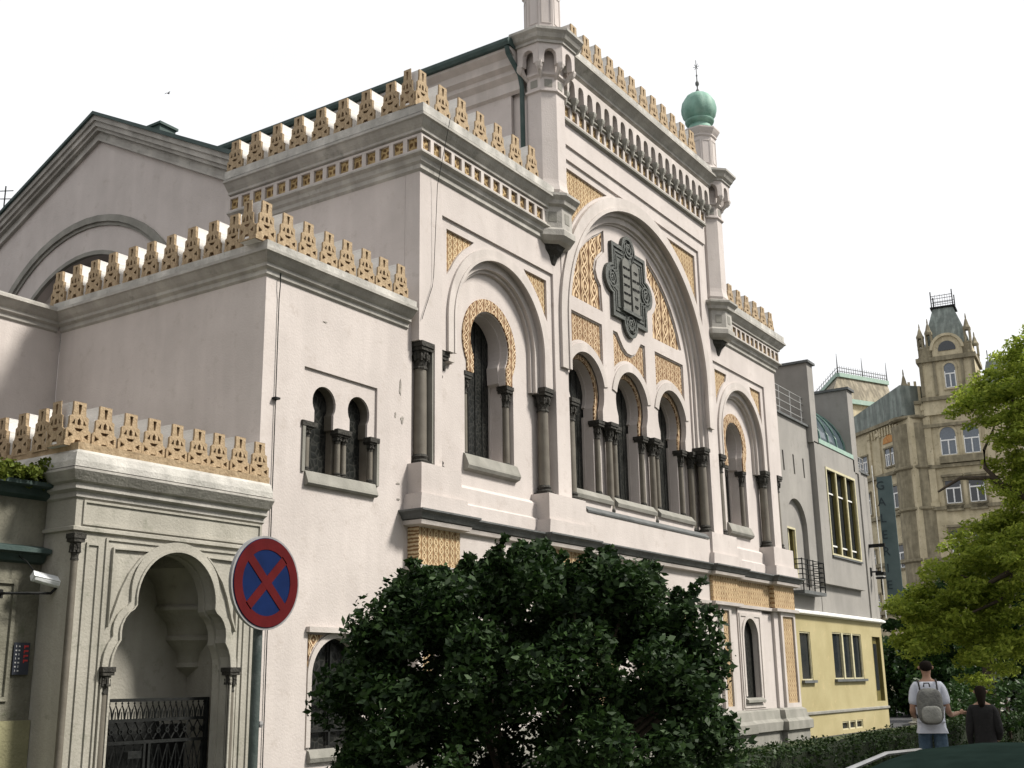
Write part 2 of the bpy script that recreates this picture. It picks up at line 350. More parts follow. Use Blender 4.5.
# ------- merlons (local: front faces -Y, 1 unit high, centred)
def stepped(s, w=1.):
    h = [(.50,0),(.50,.10),(.47,.10),(.47,.36),(.38,.40),(.38,.46),(.36,.46),(.36,.66),(.25,.70),(.25,.78),(.235,.78),(.235,1.)]
    rgt = [(x*s*w, z) for x, z in h]; return rgt+[(-x, z) for x, z in rgt[::-1]]
_c = MB()
for w0, z0, z1, d in ((.485,0,.10,.15),(.455,.10,.38,.19),(.35,.38,.68,.155),(.225,.68,1.0,.12)): _c.box(-w0, w0, -.15, d+.02, z0, z1-.004)
mcore = _c.mesh('merlon', MERL)
hol = [[(-.07,.94),(.07,.94),(.03,.72),(-.03,.72)], [(.38,.17),(.38,.31),(.2,.24)], [(-.38,.17),(-.2,.24),(-.38,.31)],
       [(-.16,.04),(.16,.04),(.09,.15),(-.09,.15)], [(-.08,.34),(.08,.34),(.17,.41),(-.17,.41)], [(-.28,.49),(-.16,.49),(-.16,.62)], [(.28,.49),(.16,.62),(.16,.49)],
       [(-.06,.48),(.06,.48),(.06,.58),(0,.64),(-.06,.58)]]
morn = MB().plate(stepped(1.0), -.19, -.158, hol).plate(stepped(.96), -.157, -.152, m=1).mesh('ornament', [TERRA, TERRB])
def merlon(x, y, z, h, w, rot, th=1.):
    h *= random.uniform(.97, 1.02); w *= random.uniform(.97,1.02); x += random.uniform(-.01,.01)
    o = inst('merlon', mcore, SY, (x,y,z), rot+random.uniform(-.02,.02), (w, th, h))
    q = bpy.data.objects.new('ornament', morn); C.objects.link(q); q.parent = o
    return o
def corner_merlon(x, y, z, h, w):
    o = merlon(x, y, z, h, w, 0); o.rotation_euler = (0,0,0)
    q = bpy.data.objects.new('ornament', morn); C.objects.link(q); q.parent = o
    q.rotation_euler = (0,0,R(-90)); q.location = (-.315,.01,0); q.scale = (.36,1,1)
LEFT = R(-90)
def merl_row(p0, p1, n, z, h, w, rot, th=1.):
    for i in range(n):
        t = i/(n-1); merlon(p0[0]+(p1[0]-p0[0])*t, p0[1]+(p1[1]-p0[1])*t, z, h, w, rot, th)
# wing 1
merl_row((15.84,12.05),(19.0,12.05), 6, 12.04, .74, .50, 0); corner_merlon(15.22,12.05,12.04,.78,.44)
merl_row((15.36,12.55),(15.36,16.7), 8, 12.04, .72, .47, LEFT, 1.35)
# wing 2
merl_row((29.6,12.05),(32.75,12.05), 6, 12.04, .70, .54, 0)
# centre
merl_row((20.8,11.95),(27.3,11.95), 12, 15.75, .86, .56, 0)
# annex
merl_row((12.08,12.25),(14.88,12.25), 7, 8.28, .62, .44, 0); corner_merlon(11.62,12.25,8.28,.64,.42)
merl_row((11.84,12.75),(11.84,17.15), 10, 8.28, .62, .39, LEFT, 1.35)
# portal
merl_row((8.96,12.2),(11.62,12.2), 8, 4.6, .56, .385, 0); corner_merlon(8.58,12.2,4.6,.57,.38)
merl_row((8.72,12.62),(8.72,16.9), 11, 4.6, .55, .33, LEFT, 1.3)

# ------- cornices
CW = [(0,10.86),(.05,10.9),(.05,10.98),(.1,11.02),(.12,11.1),(.2,11.14),(.2,11.17),(.06,11.19),(.06,11.54),(.18,11.57),(.18,11.62),(.24,11.68),(.30,11.76),(.34,11.78),(.34,11.83),(.30,11.86),(0,11.86)]
def frieze_tiles(mb, x0, x1, y, z0, z1, n, fr=.3, axis='y', back=.05):
    """white grid plate with square holes; the ornament plate sits behind"""
    pit = (x1-x0)/n; holes = []
    for i in range(n):
        a = x0+pit*(i+fr/2); b = a+pit*(1-fr); m_ = (z1-z0)*.14
        holes.append([(a,z0+m_),(b,z0+m_),(b,z1-m_),(a,z1-m_)])
    mb.plate([(x0,z0),(x1,z0),(x1,z1),(x0,z1)], y, y+back, holes, axis)
P('wing_cornice', MB().sweep([(15.32,16.88),(15.32,12.0),(19.75,12.0)], CW), CORN); P('wing_cornice', MB().sweep([(28.55,12.0),(33.05,12.0),(33.05,14)], CW), CORN)
P('wing_upstand', MB().sweep([(15.32,16.88),(15.32,12.0),(19.6,12.0)], [(.0,11.85),(.3,11.87),(.3,12.04),(-.3,12.04)]), UPST)
P('wing_upstand', MB().sweep([(28.8,12.0),(33.05,12.0),(33.05,14)], [(.0,11.85),(.3,11.87),(.3,12.04),(-.3,12.04)]), UPST)
for a_ in ((15.18,19.75,11.86,11.19,11.54,14,.3,'y'),(28.55,33.19,11.86,11.19,11.54,14,.3,'y'),(11.912,16.9,15.18,11.19,11.54,15,.3,'x')):
    fr = MB(); frieze_tiles(fr, *a_); q_ = P('frieze_grid', fr, PM)
    P('ornament', MB().box(a_[0]+.01,a_[1]-.01,a_[2]+.052,a_[2]+.07,a_[3],a_[4]) if a_[7]=='y' else MB().box(a_[2]+.052,a_[2]+.07,a_[0]+.02,a_[1],a_[3],a_[4]), ORNB, q_)
CA = [(0,7.80),(.04,7.83),(.04,7.90),(.1,7.93),(.1,7.98),(.15,8.02),(.22,8.10),(.25,8.11),(.25,8.16),(0,8.17)]
P('annex_cornice', MB().sweep([(11.77,17.2),(11.77,12.18),(15.2,12.18)], CA), CORN)
P('back_cornice', MB().sweep([(-6,17.26),(11.7,17.26)], CA), CORN)
P('annex_upstand', MB().sweep([(11.77,17.2),(11.77,12.18),(15.22,12.18)], [(0,8.16),(.2,8.17),(.2,8.29),(-.35,8.29)]), UPST)
P('back_upstand', MB().sweep([(-6,17.26),(11.7,17.26)], [(0,8.16),(.2,8.17),(.2,8.2),(-.3,8.28)]), UPST)
CP = [(0,3.97),(.03,3.99),(.03,4.05),(.09,4.08),(.09,4.15),(.14,4.17),(.22,4.28),(.22,4.31),(0,4.33)]
P('portal_cornice', MB().sweep([(8.62,17),(8.62,12.0),(11.72,12.0)], CP), CORN)
P('portal_upstand', MB().sweep([(8.62,17),(8.62,12.0),(11.70,12.0)], [(0,4.32),(.2,4.325),(.2,4.40),(.17,4.5),(.13,4.54),(-.3,4.54)]), UPST)
P('portal_band', MB().sweep([(8.62,17),(8.62,12.0),(11.69,12.0)], [(.12,4.54),(.13,4.54),(.14,4.63),(-.1,4.63)]), TERRA)

# central cornice with corbel arcade
CC = [(0,15.14),(.06,15.17),(.06,15.24),(.14,15.28),(.14,15.34),(.22,15.42),(.32,15.5),(.34,15.5),(.34,15.56),(.3,15.6),(0,15.6)]
P('main_cornice', MB().sweep([(20.25,11.85),(28.3,11.85)], CC), CORN)
P('main_upstand', MB().sweep([(20.25,11.85),(28.3,11.85)], [(0,15.58),(.28,15.6),(.28,15.76),(-.3,15.76)]), UPST)
n_ar = 19; pit = (28.15-20.35)/n_ar; out = [(20.35,15.16)]
for i in range(n_ar):
    xc = 20.35+pit*(i+.5); rr = pit*.29
    out += [(20.35+pit*i, 14.62), (xc-rr-.02, 14.62), (xc-rr-.01,14.78), (xc-rr,14.92)] + arc(xc,14.92,rr,180,0,7) + [(xc+rr+.01,14.78),(xc+rr+.02,14.62)]
out += [(28.15,14.62),(28.15,15.16)]
P('corbel_arcade', MB().plate(out, 11.72, 11.86), PM)
P('arcade_back', MB().box(20.3,28.2,11.93,12.75,14.05,15.5), PM)
cbm = MB().lathe(0, 0, [(.02,-.26),(.05,-.2),(.06,-.12),(.1,-.06),(.12,0),(.12,.04)], 6).box(-.07,.07,.04,.14,-.1,.04).mesh('corbel', PT)
for i in range(n_ar+1): inst('corbel', cbm, SY, (20.35+pit*i, 11.80, 14.62))
fr = MB(); frieze_tiles(fr, 20.4, 28.1, 11.86, 14.1, 14.48, 24)
P('frieze_grid', fr, PM)
P('frieze_ornament', MB().box(20.4,28.1,11.915,11.93,14.12,14.46), ORNB)
P('string_course', MB().sweep([(20.4,11.94),(28.1,11.94)], [(0,14.02),(.1,14.05),(.1,14.1),(0,14.11)]), PT)
P('string_course', MB().sweep([(20.4,11.94),(28.1,11.94)], [(0,14.47),(.13,14.49),(.13,14.53),(0,14.56)]), PT)

# ------- central bay
Z1 = 13.52
P('attic_band', MB().box(20.35,28.15,11.93,12.7,Z1,14.06), PL)
P('frame', MB().plate([(20.3,9.2),(20.3,Z1),(28.2,Z1),(28.2,9.2),(27.75,9.2),(27.75,13.2),(20.5,13.2),(20.5,9.2)], 11.98, 12.3), PL)
P('pilaster', MB().plate([(19.97,5.43),(19.97,10.95),(20.5,10.95),(20.5,5.43)], 12.0, 12.3), PL)
P('pilaster', MB().plate([(27.745,5.43),(27.745,10.95),(28.33,10.95),(28.33,5.43)], 12.0, 12.3), PL)
P('shaft_wall', MB().box(19.7,20.3,12.02,12.75,10.95,15.2), PL); P('shaft_wall', MB().box(28.2,28.8,12.02,12.75,10.95,15.2), PL)
rO = 3.62; sp = [(20.48,7.62),(20.48,13.2),(27.74,13.2),(27.74,7.62)]
inner = [(CEN_C+rO,7.62)]+arc(CEN_C,9.32,rO,0,180,48)+[(CEN_C-rO,7.62)]
ro2 = 3.98
def triL():   # left spandrel field, concave along the arch
    a = [p for p in arc(CEN_C,9.32,ro2,112,158,10)]
    return [(20.62,13.02),(a[0][0],13.02)]+a+[(20.62,a[-1][1])]
tl = triL(); tr = [(2*CEN_C-x, z) for x, z in tl]
spo = [(20.48,7.62)]+[(20.48,13.2),(27.74,13.2),(27.74,7.62)]+inner
P('spandrel', MB().plate(spo, 12.03, 12.25, [tl, tr]), PL)
for t_ in (tl, tr): P('spandrel_ornament', MB().plate(t_, 12.08, 12.12), ORNG)
P('archivolt', MB().ring(CEN_C,9.32,rO+.30,rO,11.93,12.04,legs=8.2,n=48).ring(CEN_C,9.32,rO+.05,rO-.04,11.90,11.96,legs=8.2,n=48), PM)
P('arch_step', MB().ring(CEN_C,9.32,3.63,3.36,12.18,12.32,legs=7.6,n=48).ring(CEN_C,9.32,3.63,3.5,12.1,12.2,legs=7.6,n=48).ring(CEN_C-.05,9.32,3.40,3.30,12.25,12.33,legs=7.6,n=48), PM)
WX = [21.80, 24.0, 26.2]; WZ = 8.13
# tympanum with three horseshoe notches and ornament fields
A0 = -28
tym = [(20.55,7.5)]+[(20.55,9.32)]+[ (2*CEN_C-x, z) for x, z in arc(CEN_C,9.32,3.5,8,172,40)]+[(27.65,9.32),(27.65,7.5)]
for xc in WX[::-1]:
    a = arc(xc, WZ, .82, A0, 180-A0, 24); tym += [(a[0][0],7.5)]+a+[(a[-1][0],7.5)]
TC = 24.0
def mir(pts): return [(2*TC-x, z) for x, z in pts][::-1]
fl = [(21.18,10.16),(22.7,10.16),(22.66,10.8),(22.5,10.95),(22.42,11.15),(22.5,11.4),(22.66,11.55),(22.88,11.72),(22.88,12.28)]+arc(24.0,9.32,3.12,109,163,8)[1:]
fr_ = mir(fl)
def row2(xc, dip=False):
    x0, x1 = xc-.83, xc+.83
    top = [(x0,9.83),(x1,9.83)] if not dip else [(x0,9.83),(x0+.22,9.83),(xc-.32,9.52),(xc-.12,9.42),(xc+.12,9.42),(xc+.32,9.52),(x1-.22,9.83),(x1,9.83)]
    a = arc(xc, WZ, 1.06, 38, 142, 14)
    return top+[(x1,8.7)]+a+[(x0,8.7)]
fields = [fl, fr_, row2(WX[0]), row2(WX[1], True), row2(WX[2])]
P('tympanum', MB().plate(tym, 12.3, 12.44, fields), PL)
for i, f_ in enumerate(fields): P('tympanum_ornament', MB().plate(f_,12.36,12.40), ORN if i < 2 else ORNF)
def offset_frame(mb, pts, y0, y1, w=.05):
    k = len(pts); c = Vector((sum(p[0] for p in pts)/k, sum(p[1] for p in pts)/k)); q = []
    area = sum(pts[i][0]*pts[(i+1)%k][1]-pts[(i+1)%k][0]*pts[i][1] for i in range(k)); sg = 1 if area > 0 else -1
    for i in range(k):
        a, b, d = Vector(pts[i-1]), Vector(pts[i]), Vector(pts[(i+1)%k]); e = (b-a).normalized()+(d-b).normalized()
        if e.length < 1e-4: e = (d-b)
        e.normalize(); nn = Vector((-e.y, e.x))*sg; q.append((b.x+nn.x*w, b.y+nn.y*w))
    mb.plate(pts, y0, y1, [q])
for f_ in fields:
    fm = MB(); offset_frame(fm, f_, 12.34, 12.37, .045); P('field_moulding', fm, PM)
# recessed rings and windows
for i, xc in enumerate(WX):
    P('archivolt', MB().ring(xc,WZ,1.02,.82,12.27,12.31,12,168,24), PM)
    P('ring_ornament', MB().ring(xc,WZ,.80,.68,12.46,12.50,A0,180-A0,28,legs=7.5), ORNF)
    rr = [(xc-1.05,7.5),(xc-1.05,9.2),(xc+1.05,9.2),(xc+1.05,7.5)]; a = arc(xc,WZ,.68,A0,180-A0,24); rr = rr+[(a[0][0],7.5)]+a+[(a[-1][0],7.5)]
    P('window_reveal', MB().plate(rr,12.5,12.75).box(xc-1.05,xc-.58,12.5,12.85,5.8,7.5).box(xc+.58,xc+1.05,12.5,12.85,5.8,7.5), PL)
    wi = P('window', MB().box(xc-.60,xc-.56,12.72,12.8,5.8,7.6).box(xc+.56,xc+.60,12.72,12.8,5.8,7.6).box(xc-.6,xc+.6,12.72,12.78,5.8,5.85).ring(xc,WZ,.70,.64,12.7,12.78,A0,180-A0,24), PM)
    P('glass', MB().plate([(xc-.7,5.8),(xc+.7,5.8),(xc+.7,8.9),(xc-.7,8.9)],12.78,12.80), GLASS, wi)
    gr = MB()
    for k in range(1,5): gr.box(xc-.6+k*.24-.008,xc-.6+k*.24+.008,12.765,12.778,5.85,8.7)
    P('grille', gr, IRON, wi)
    P('sill', MB().sweep([(xc-1.0,12.5),(xc+1.0,12.5)], [(0,5.56),(.24,5.58),(.26,5.66),(.22,5.7),(.14,5.80),(0,5.81)]), PT)
P('jamb_wall', MB().box(27.27,28.33,12.46,12.75,4.5,9.4), PL); P('jamb_wall', MB().box(19.97,20.74,12.46,12.75,4.5,9.4), PL)
P('wall_base', MB().box(20.4,27.8,12.32,12.75,4.5,5.58), PL)

def column(x, y, z0, z1, r, capw=None, caph=None, basem=None, par=SY):
    """engaged column: moulded base, shaft, dark foliate capital with abacus"""
    caph = caph or min(.5, (z1-z0)*.25); capw = capw or r*1.9; bh = .22 if z1-z0 > 1.5 else .1
    o = P('column', MB().lathe(x,y,[(r,z0+bh),(r*.98,(z0+z1)/2),(r*.93,z1-caph)],14), COLM, par, True)
    P('base', MB().box(x-r*1.45,x+r*1.45,y-r*1.45,y+r*1.45,z0,z0+bh*.3).lathe(x,y,[(r*1.35,z0+bh*.3),(r*1.4,z0+bh*.45),(r*1.1,z0+bh*.6),(r*1.25,z0+bh*.8),(r,z0+bh)],14), CAPM, o, True)
    c = MB().lathe(x,y,[(r*1.12,z1-caph*1.06),(r*1.12,z1-caph),(r*.98,z1-caph*.95),(r*1.1,z1-caph*.7),(r*1.3,z1-caph*.66),(r*1.2,z1-caph*.5),(capw*.95,z1-caph*.32)],8,R(22.5))
    for k in range(8):
        a = k*math.pi/4; c.lathe(x+math.cos(a)*r*1.25,y+math.sin(a)*r*1.25,[(.02,z1-caph*.75),(r*.25,z1-caph*.6),(r*.3,z1-caph*.5),(r*.12,z1-caph*.42)],5)
    c.box(x-capw,x+capw,y-capw,y+capw,z1-caph*.34,z1-caph*.2).box(x-capw*1.12,x+capw*1.12,y-capw*1.12,y+capw*1.12,z1-caph*.2,z1)
    P('capital', c, CAPM, o)
    return o
for xm in (22.9, 25.1): column(xm, 12.38, 5.30, 7.5, .082, .165, .40)
for xm in (20.72, 27.3): column(xm, 12.36, 5.30, 7.5, .08, .15, .40)
for xc in WX:
    for s_ in (-1,1): column(xc+s_*.69, 12.46, 5.66, 7.5, .07, .13, .40)
# big jamb columns beside the four pilasters
column(16.14, 12.25, 5.38, 7.62, .118, .165, .46)
for x in (15.55, 19.66, 28.62, 31.82, 32.82): column(x, 12.15, 5.38, 7.62, .118, .165, .46)
column(27.50, 12.13, 5.38, 7.62, .118, .165, .46)
column(20.72, 12.13, 5.38, 7.62, .11, .155, .46)

# ------- wings
def wing(c, x0, x1, r, first):
    xl, xr = c-1.98, c+1.98
    if not first: xl, xr = c-1.86, c+1.88
    zs = 8.30 if first else 8.24
    top = MB().plate([(x0,10.22),(x1,10.22),(x1,10.9),(x0,10.9)], 12.0, 12.34)
    P('wing_wall', top, PL)
    # pilaster faces from the capitals up, and the strips beside the columns
    if first:
        P('pilaster', MB().plate([(x0,7.62),(xl,7.62),(xl,10.22),(x0,10.22)],12.0,12.34).box(15.78,xl,12.0,12.34,5.4,7.62).box(15.32,15.78,12.24,12.34,5.4,7.62), PL)
        P('strip', MB().box(15.72,15.75,12.01,12.2,5.2,7.62), PT)
        P('wall_fill', MB().plate([(xr,7.62),(19.965,7.62),(19.965,10.22),(xr,10.22)],12.0,12.34), PL)
    else:
        P('pilaster', MB().plate([(xr,7.62),(x1,7.62),(x1,10.22),(xr,10.22)],12.0,12.34).box(xr,32.6,12.0,12.34,5.4,7.62).box(32.6,33.05,12.24,12.34,5.4,7.62), PL)
    cut = [(c+r,7.62)]+arc(c,zs,r,0,180,36)+[(c-r,7.62)]
    ra = r+.33
    def tri(sg):
        a = arc(c,zs,ra,121,150,8); q = [(xl+.2,10.03),(a[0][0]+.1,10.03)]+a+[(xl+.2,a[-1][1]-.15)]
        return q if sg < 0 else [(2*c-x,z) for x,z in q]
    t1, t2 = tri(-1), tri(1)
    P('spandrel', MB().plate([(xl,7.62),(xl,10.22),(xr,10.22),(xr,7.62)]+cut,12.05,12.25,[t1,t2]), PL)
    for t_ in (t1, t2): P('spandrel_ornament', MB().plate(t_,12.10,12.13), ORNG)
    P('archivolt', MB().ring(c,zs,r+.20,r,12.0,12.06,legs=7.62,n=36).ring(c,zs,r+.03,r-.03,11.98,12.03,legs=7.62,n=36), PM)
    P('arch_step', MB().ring(c,zs,r+.01,r-.17,12.14,12.31,legs=7.5,n=36).ring(c,zs,r-.15,r-.23,12.22,12.31,legs=7.5,n=36), PM)
    wc = c-.04; hw = .84 if first else .76; wr = .65 if first else .60
    a = arc(wc,8.20,wr,-32,212,28)
    hole = [(wc-hw,5.9),(wc+hw,5.9),(wc+hw,7.5),(a[0][0],7.5)]+a+[(a[-1][0],7.5),(wc-hw,7.5)]
    P('niche_wall', MB().plate([(xl-.2,4.5),(xr+.2,4.5),(xr+.2,10.3),(xl-.2,10.3)],12.3,12.45,[hole]), PL)
    P('ring_ornament', MB().ring(wc,8.20,wr+.27,wr+.02,12.27,12.31,-32,212,32,legs=7.5), ORNF)
    # reveal of the window
    rv = [(wc-hw+.2,5.9),(wc+hw-.2,5.9),(wc+hw-.2,7.5),(a[0][0]-.02,7.55)]+[(wc+(x-wc)*.93,8.2+(z-8.2)*.93) for x,z in a]+[(a[-1][0]+.02,7.55),(wc-hw+.2,7.5)]
    P('window_reveal', MB().plate([(wc-1.2,5.6),(wc+1.2,5.6),(wc+1.2,9.3),(wc-1.2,9.3)],12.45,12.72,[rv]), PL)
    wi = P('window', MB().plate([(wc-hw+.12,5.85),(wc+hw-.12,5.85),(wc+hw-.12,9.0),(wc-hw+.12,9.0)],12.70,12.74,[[(wc-hw+.25,5.95),(wc+hw-.25,5.95),(wc+hw-.25,8.95),(wc-hw+.25,8.95)]]), PM)
    P('glass', MB().plate([(wc-hw,5.85),(wc+hw,5.85),(wc+hw,9.0),(wc-hw,9.0)],12.74,12.76), GLASS, wi)
    gr = MB()
    for k in range(1,5): gr.box(wc-.6+k*.24-.008,wc-.6+k*.24+.008,12.725,12.738,5.9,8.9)
    P('grille', gr, IRON, wi)
    for s_ in (-1,1): column(wc+s_*(hw-.12), 12.41, 5.72, 7.5, .072, .115, .40)
    P('sill', MB().sweep([(wc-hw-.05,12.3),(wc+hw+.05,12.3)], [(0,5.56),(.10,5.60),(.13,5.66),(.12,5.7),(.04,5.88),(0,5.9)]), PT)
    P('base_ledge', MB().sweep([(xl,12.3),(xr,12.3)], [(0,4.5),(.18,4.5),(.18,4.88),(.12,4.92),(.12,5.2),(.05,5.26),(0,5.28)]), PL)
wing(WING_C, 15.32, 19.965, 1.58, True)
wing(WING2_C, 28.335, 33.05, 1.5, False)

# pedestals under pilasters and columns
def pedestal(x0, x1):
    P('pedestal', MB().box(x0,x1,11.87,12.32,4.86,5.4).plate([(x0-.12,4.5),(x1+.12,4.5),(x1+.08,4.86),(x0-.08,4.86)],11.80,12.32), PL)
for a, b in ((15.24,16.4),(19.38,20.85),(27.3,28.9),(31.6,33.15)): pedestal(a, b)
P('centre_ledge', MB().box(20.9,27.3,11.93,12.4,4.5,5.2).plate([(20.9,5.2),(27.3,5.2),(27.3,5.3),(20.9,5.3)],12.0,12.5), PL)
P('slate_ledge', MB().sweep([(21.0,12.0),(27.2,12.0)], [(0,5.3),(.09,5.2),(.10,5.24),(.0,5.34),(-.2,5.36)]), SLATE)
bp_ = [(15.2,14.5),(15.2,11.85),(16.5,11.85),(16.5,12.0),(19.3,12.0),(19.3,11.85),(20.95,11.85),(20.95,11.95),(27.25,11.95),(27.25,11.85),(29.0,11.85),(29.0,12.0),(31.5,12.0),(31.5,11.85),(33.2,11.85),(33.2,13)]
bp_[0] = (15.2,12.18)
P('base_cornice', MB().sweep(bp_, [(0,4.36),(.0,4.40),(.1,4.42),(.15,4.50),(.2,4.54),(.2,4.57),(0,4.6),(-.3,4.6)]), SLATE)
P('base_fascia', MB().sweep(bp_, [(-.1,4.30),(.06,4.33),(.08,4.40),(.0,4.42)]), PM)
# ground floor
P('lower_frieze', MB().sweep([(x,y+.03) for x,y in bp_], [(-.3,3.66),(-.06,3.66),(-.06,4.33),(-.3,4.33)]), ORNG)
lw = [(x+.0,y+.06) for x,y in bp_]
P('lower_wall', MB().box(15.30,28.9,12.02,13.3,0,4.33).box(28.9,31.6,12.25,13.3,0,4.33).box(31.6,33.14,12.02,13.3,0,4.33)
  .box(28.9,29.2,12.1,12.3,.9,3.5).box(30.7,31.6,12.1,12.3,.9,3.5), PL)
# white strips and ochre panels of the pilasters
def panel(x0, x1, z0, z1, y=11.97):
    P('panel_frame', MB().plate([(x0,z0),(x1,z0),(x1,z1),(x0,z1)],y-.03,y+.08,[[(x0+.14,z0+.12),(x1-.14,z0+.12),(x1-.14,z1-.16),(x0+.14,z1-.16)]]), PM)
    P('panel_ornament', MB().box(x0+.1,x1-.1,y+.02,y+.06,z0+.1,z1-.1), ORNG)
for a, b in ((15.25,15.85),(19.5,20.2),(27.7,28.4),(31.95,33.1)): panel(a, b, .95, 3.62)
for a in (21.0, 23.0, 25.0): panel(a, a+1.3, .95, 3.62)
P('string_course', MB().sweep([(x,y+.02) for x,y in bp_], [(-.2,3.56),(.02,3.58),(.03,3.66),(-.2,3.68)]), PM)
for wc in (17.9, 29.85):
    a = arc(wc,2.82,.5,0,180,20)
    if wc > 20:
        P('lower_arch', MB().plate([(wc-.75,.95),(wc+.95,.95),(wc+.95,3.56),(wc-.75,3.56)],12.06,12.26,[[(wc-.5,1.25),(wc+.5,1.25)]+a]), PL)
        P('lower_arch_moulding', MB().ring(wc,2.82,.60,.5,12.02,12.07,n=20,legs=1.3).plate([(wc-.7,1.0),(wc+.8,1.0),(wc+.8,3.45),(wc-.7,3.45)],12.035,12.07,[[(wc-.62,1.1),(wc+.72,1.1),(wc+.72,3.37),(wc-.62,3.37)]]), PM)
    else:
        P('lower_arch_moulding', MB().ring(wc,2.82,.60,.5,11.98,12.03,n=20,legs=1.3), PM)
    wi = P('window', MB().ring(wc,2.82,.5,.44,12.0 if wc<20 else 12.2,12.25,n=20,legs=1.25), IRON)
    P('glass', MB().plate([(wc-.5,1.25),(wc+.5,1.25)]+a, 12.01 if wc<20 else 12.23, 12.26), GLASS, wi)
    P('sill', MB().sweep([(wc-.6,12.06 if wc>20 else 12.02),(wc+.6,12.06 if wc>20 else 12.02)], [(0,1.12),(.1,1.14),(.1,1.2),(0,1.26)]), PT)
P('plinth', MB().sweep([(x,y+.0) for x,y in bp_], [(-.2,0),(.05,0),(.05,.34),(.14,.38),(.14,.6),(.04,.68),(.0,.9),(-.1,.96)]), PT)

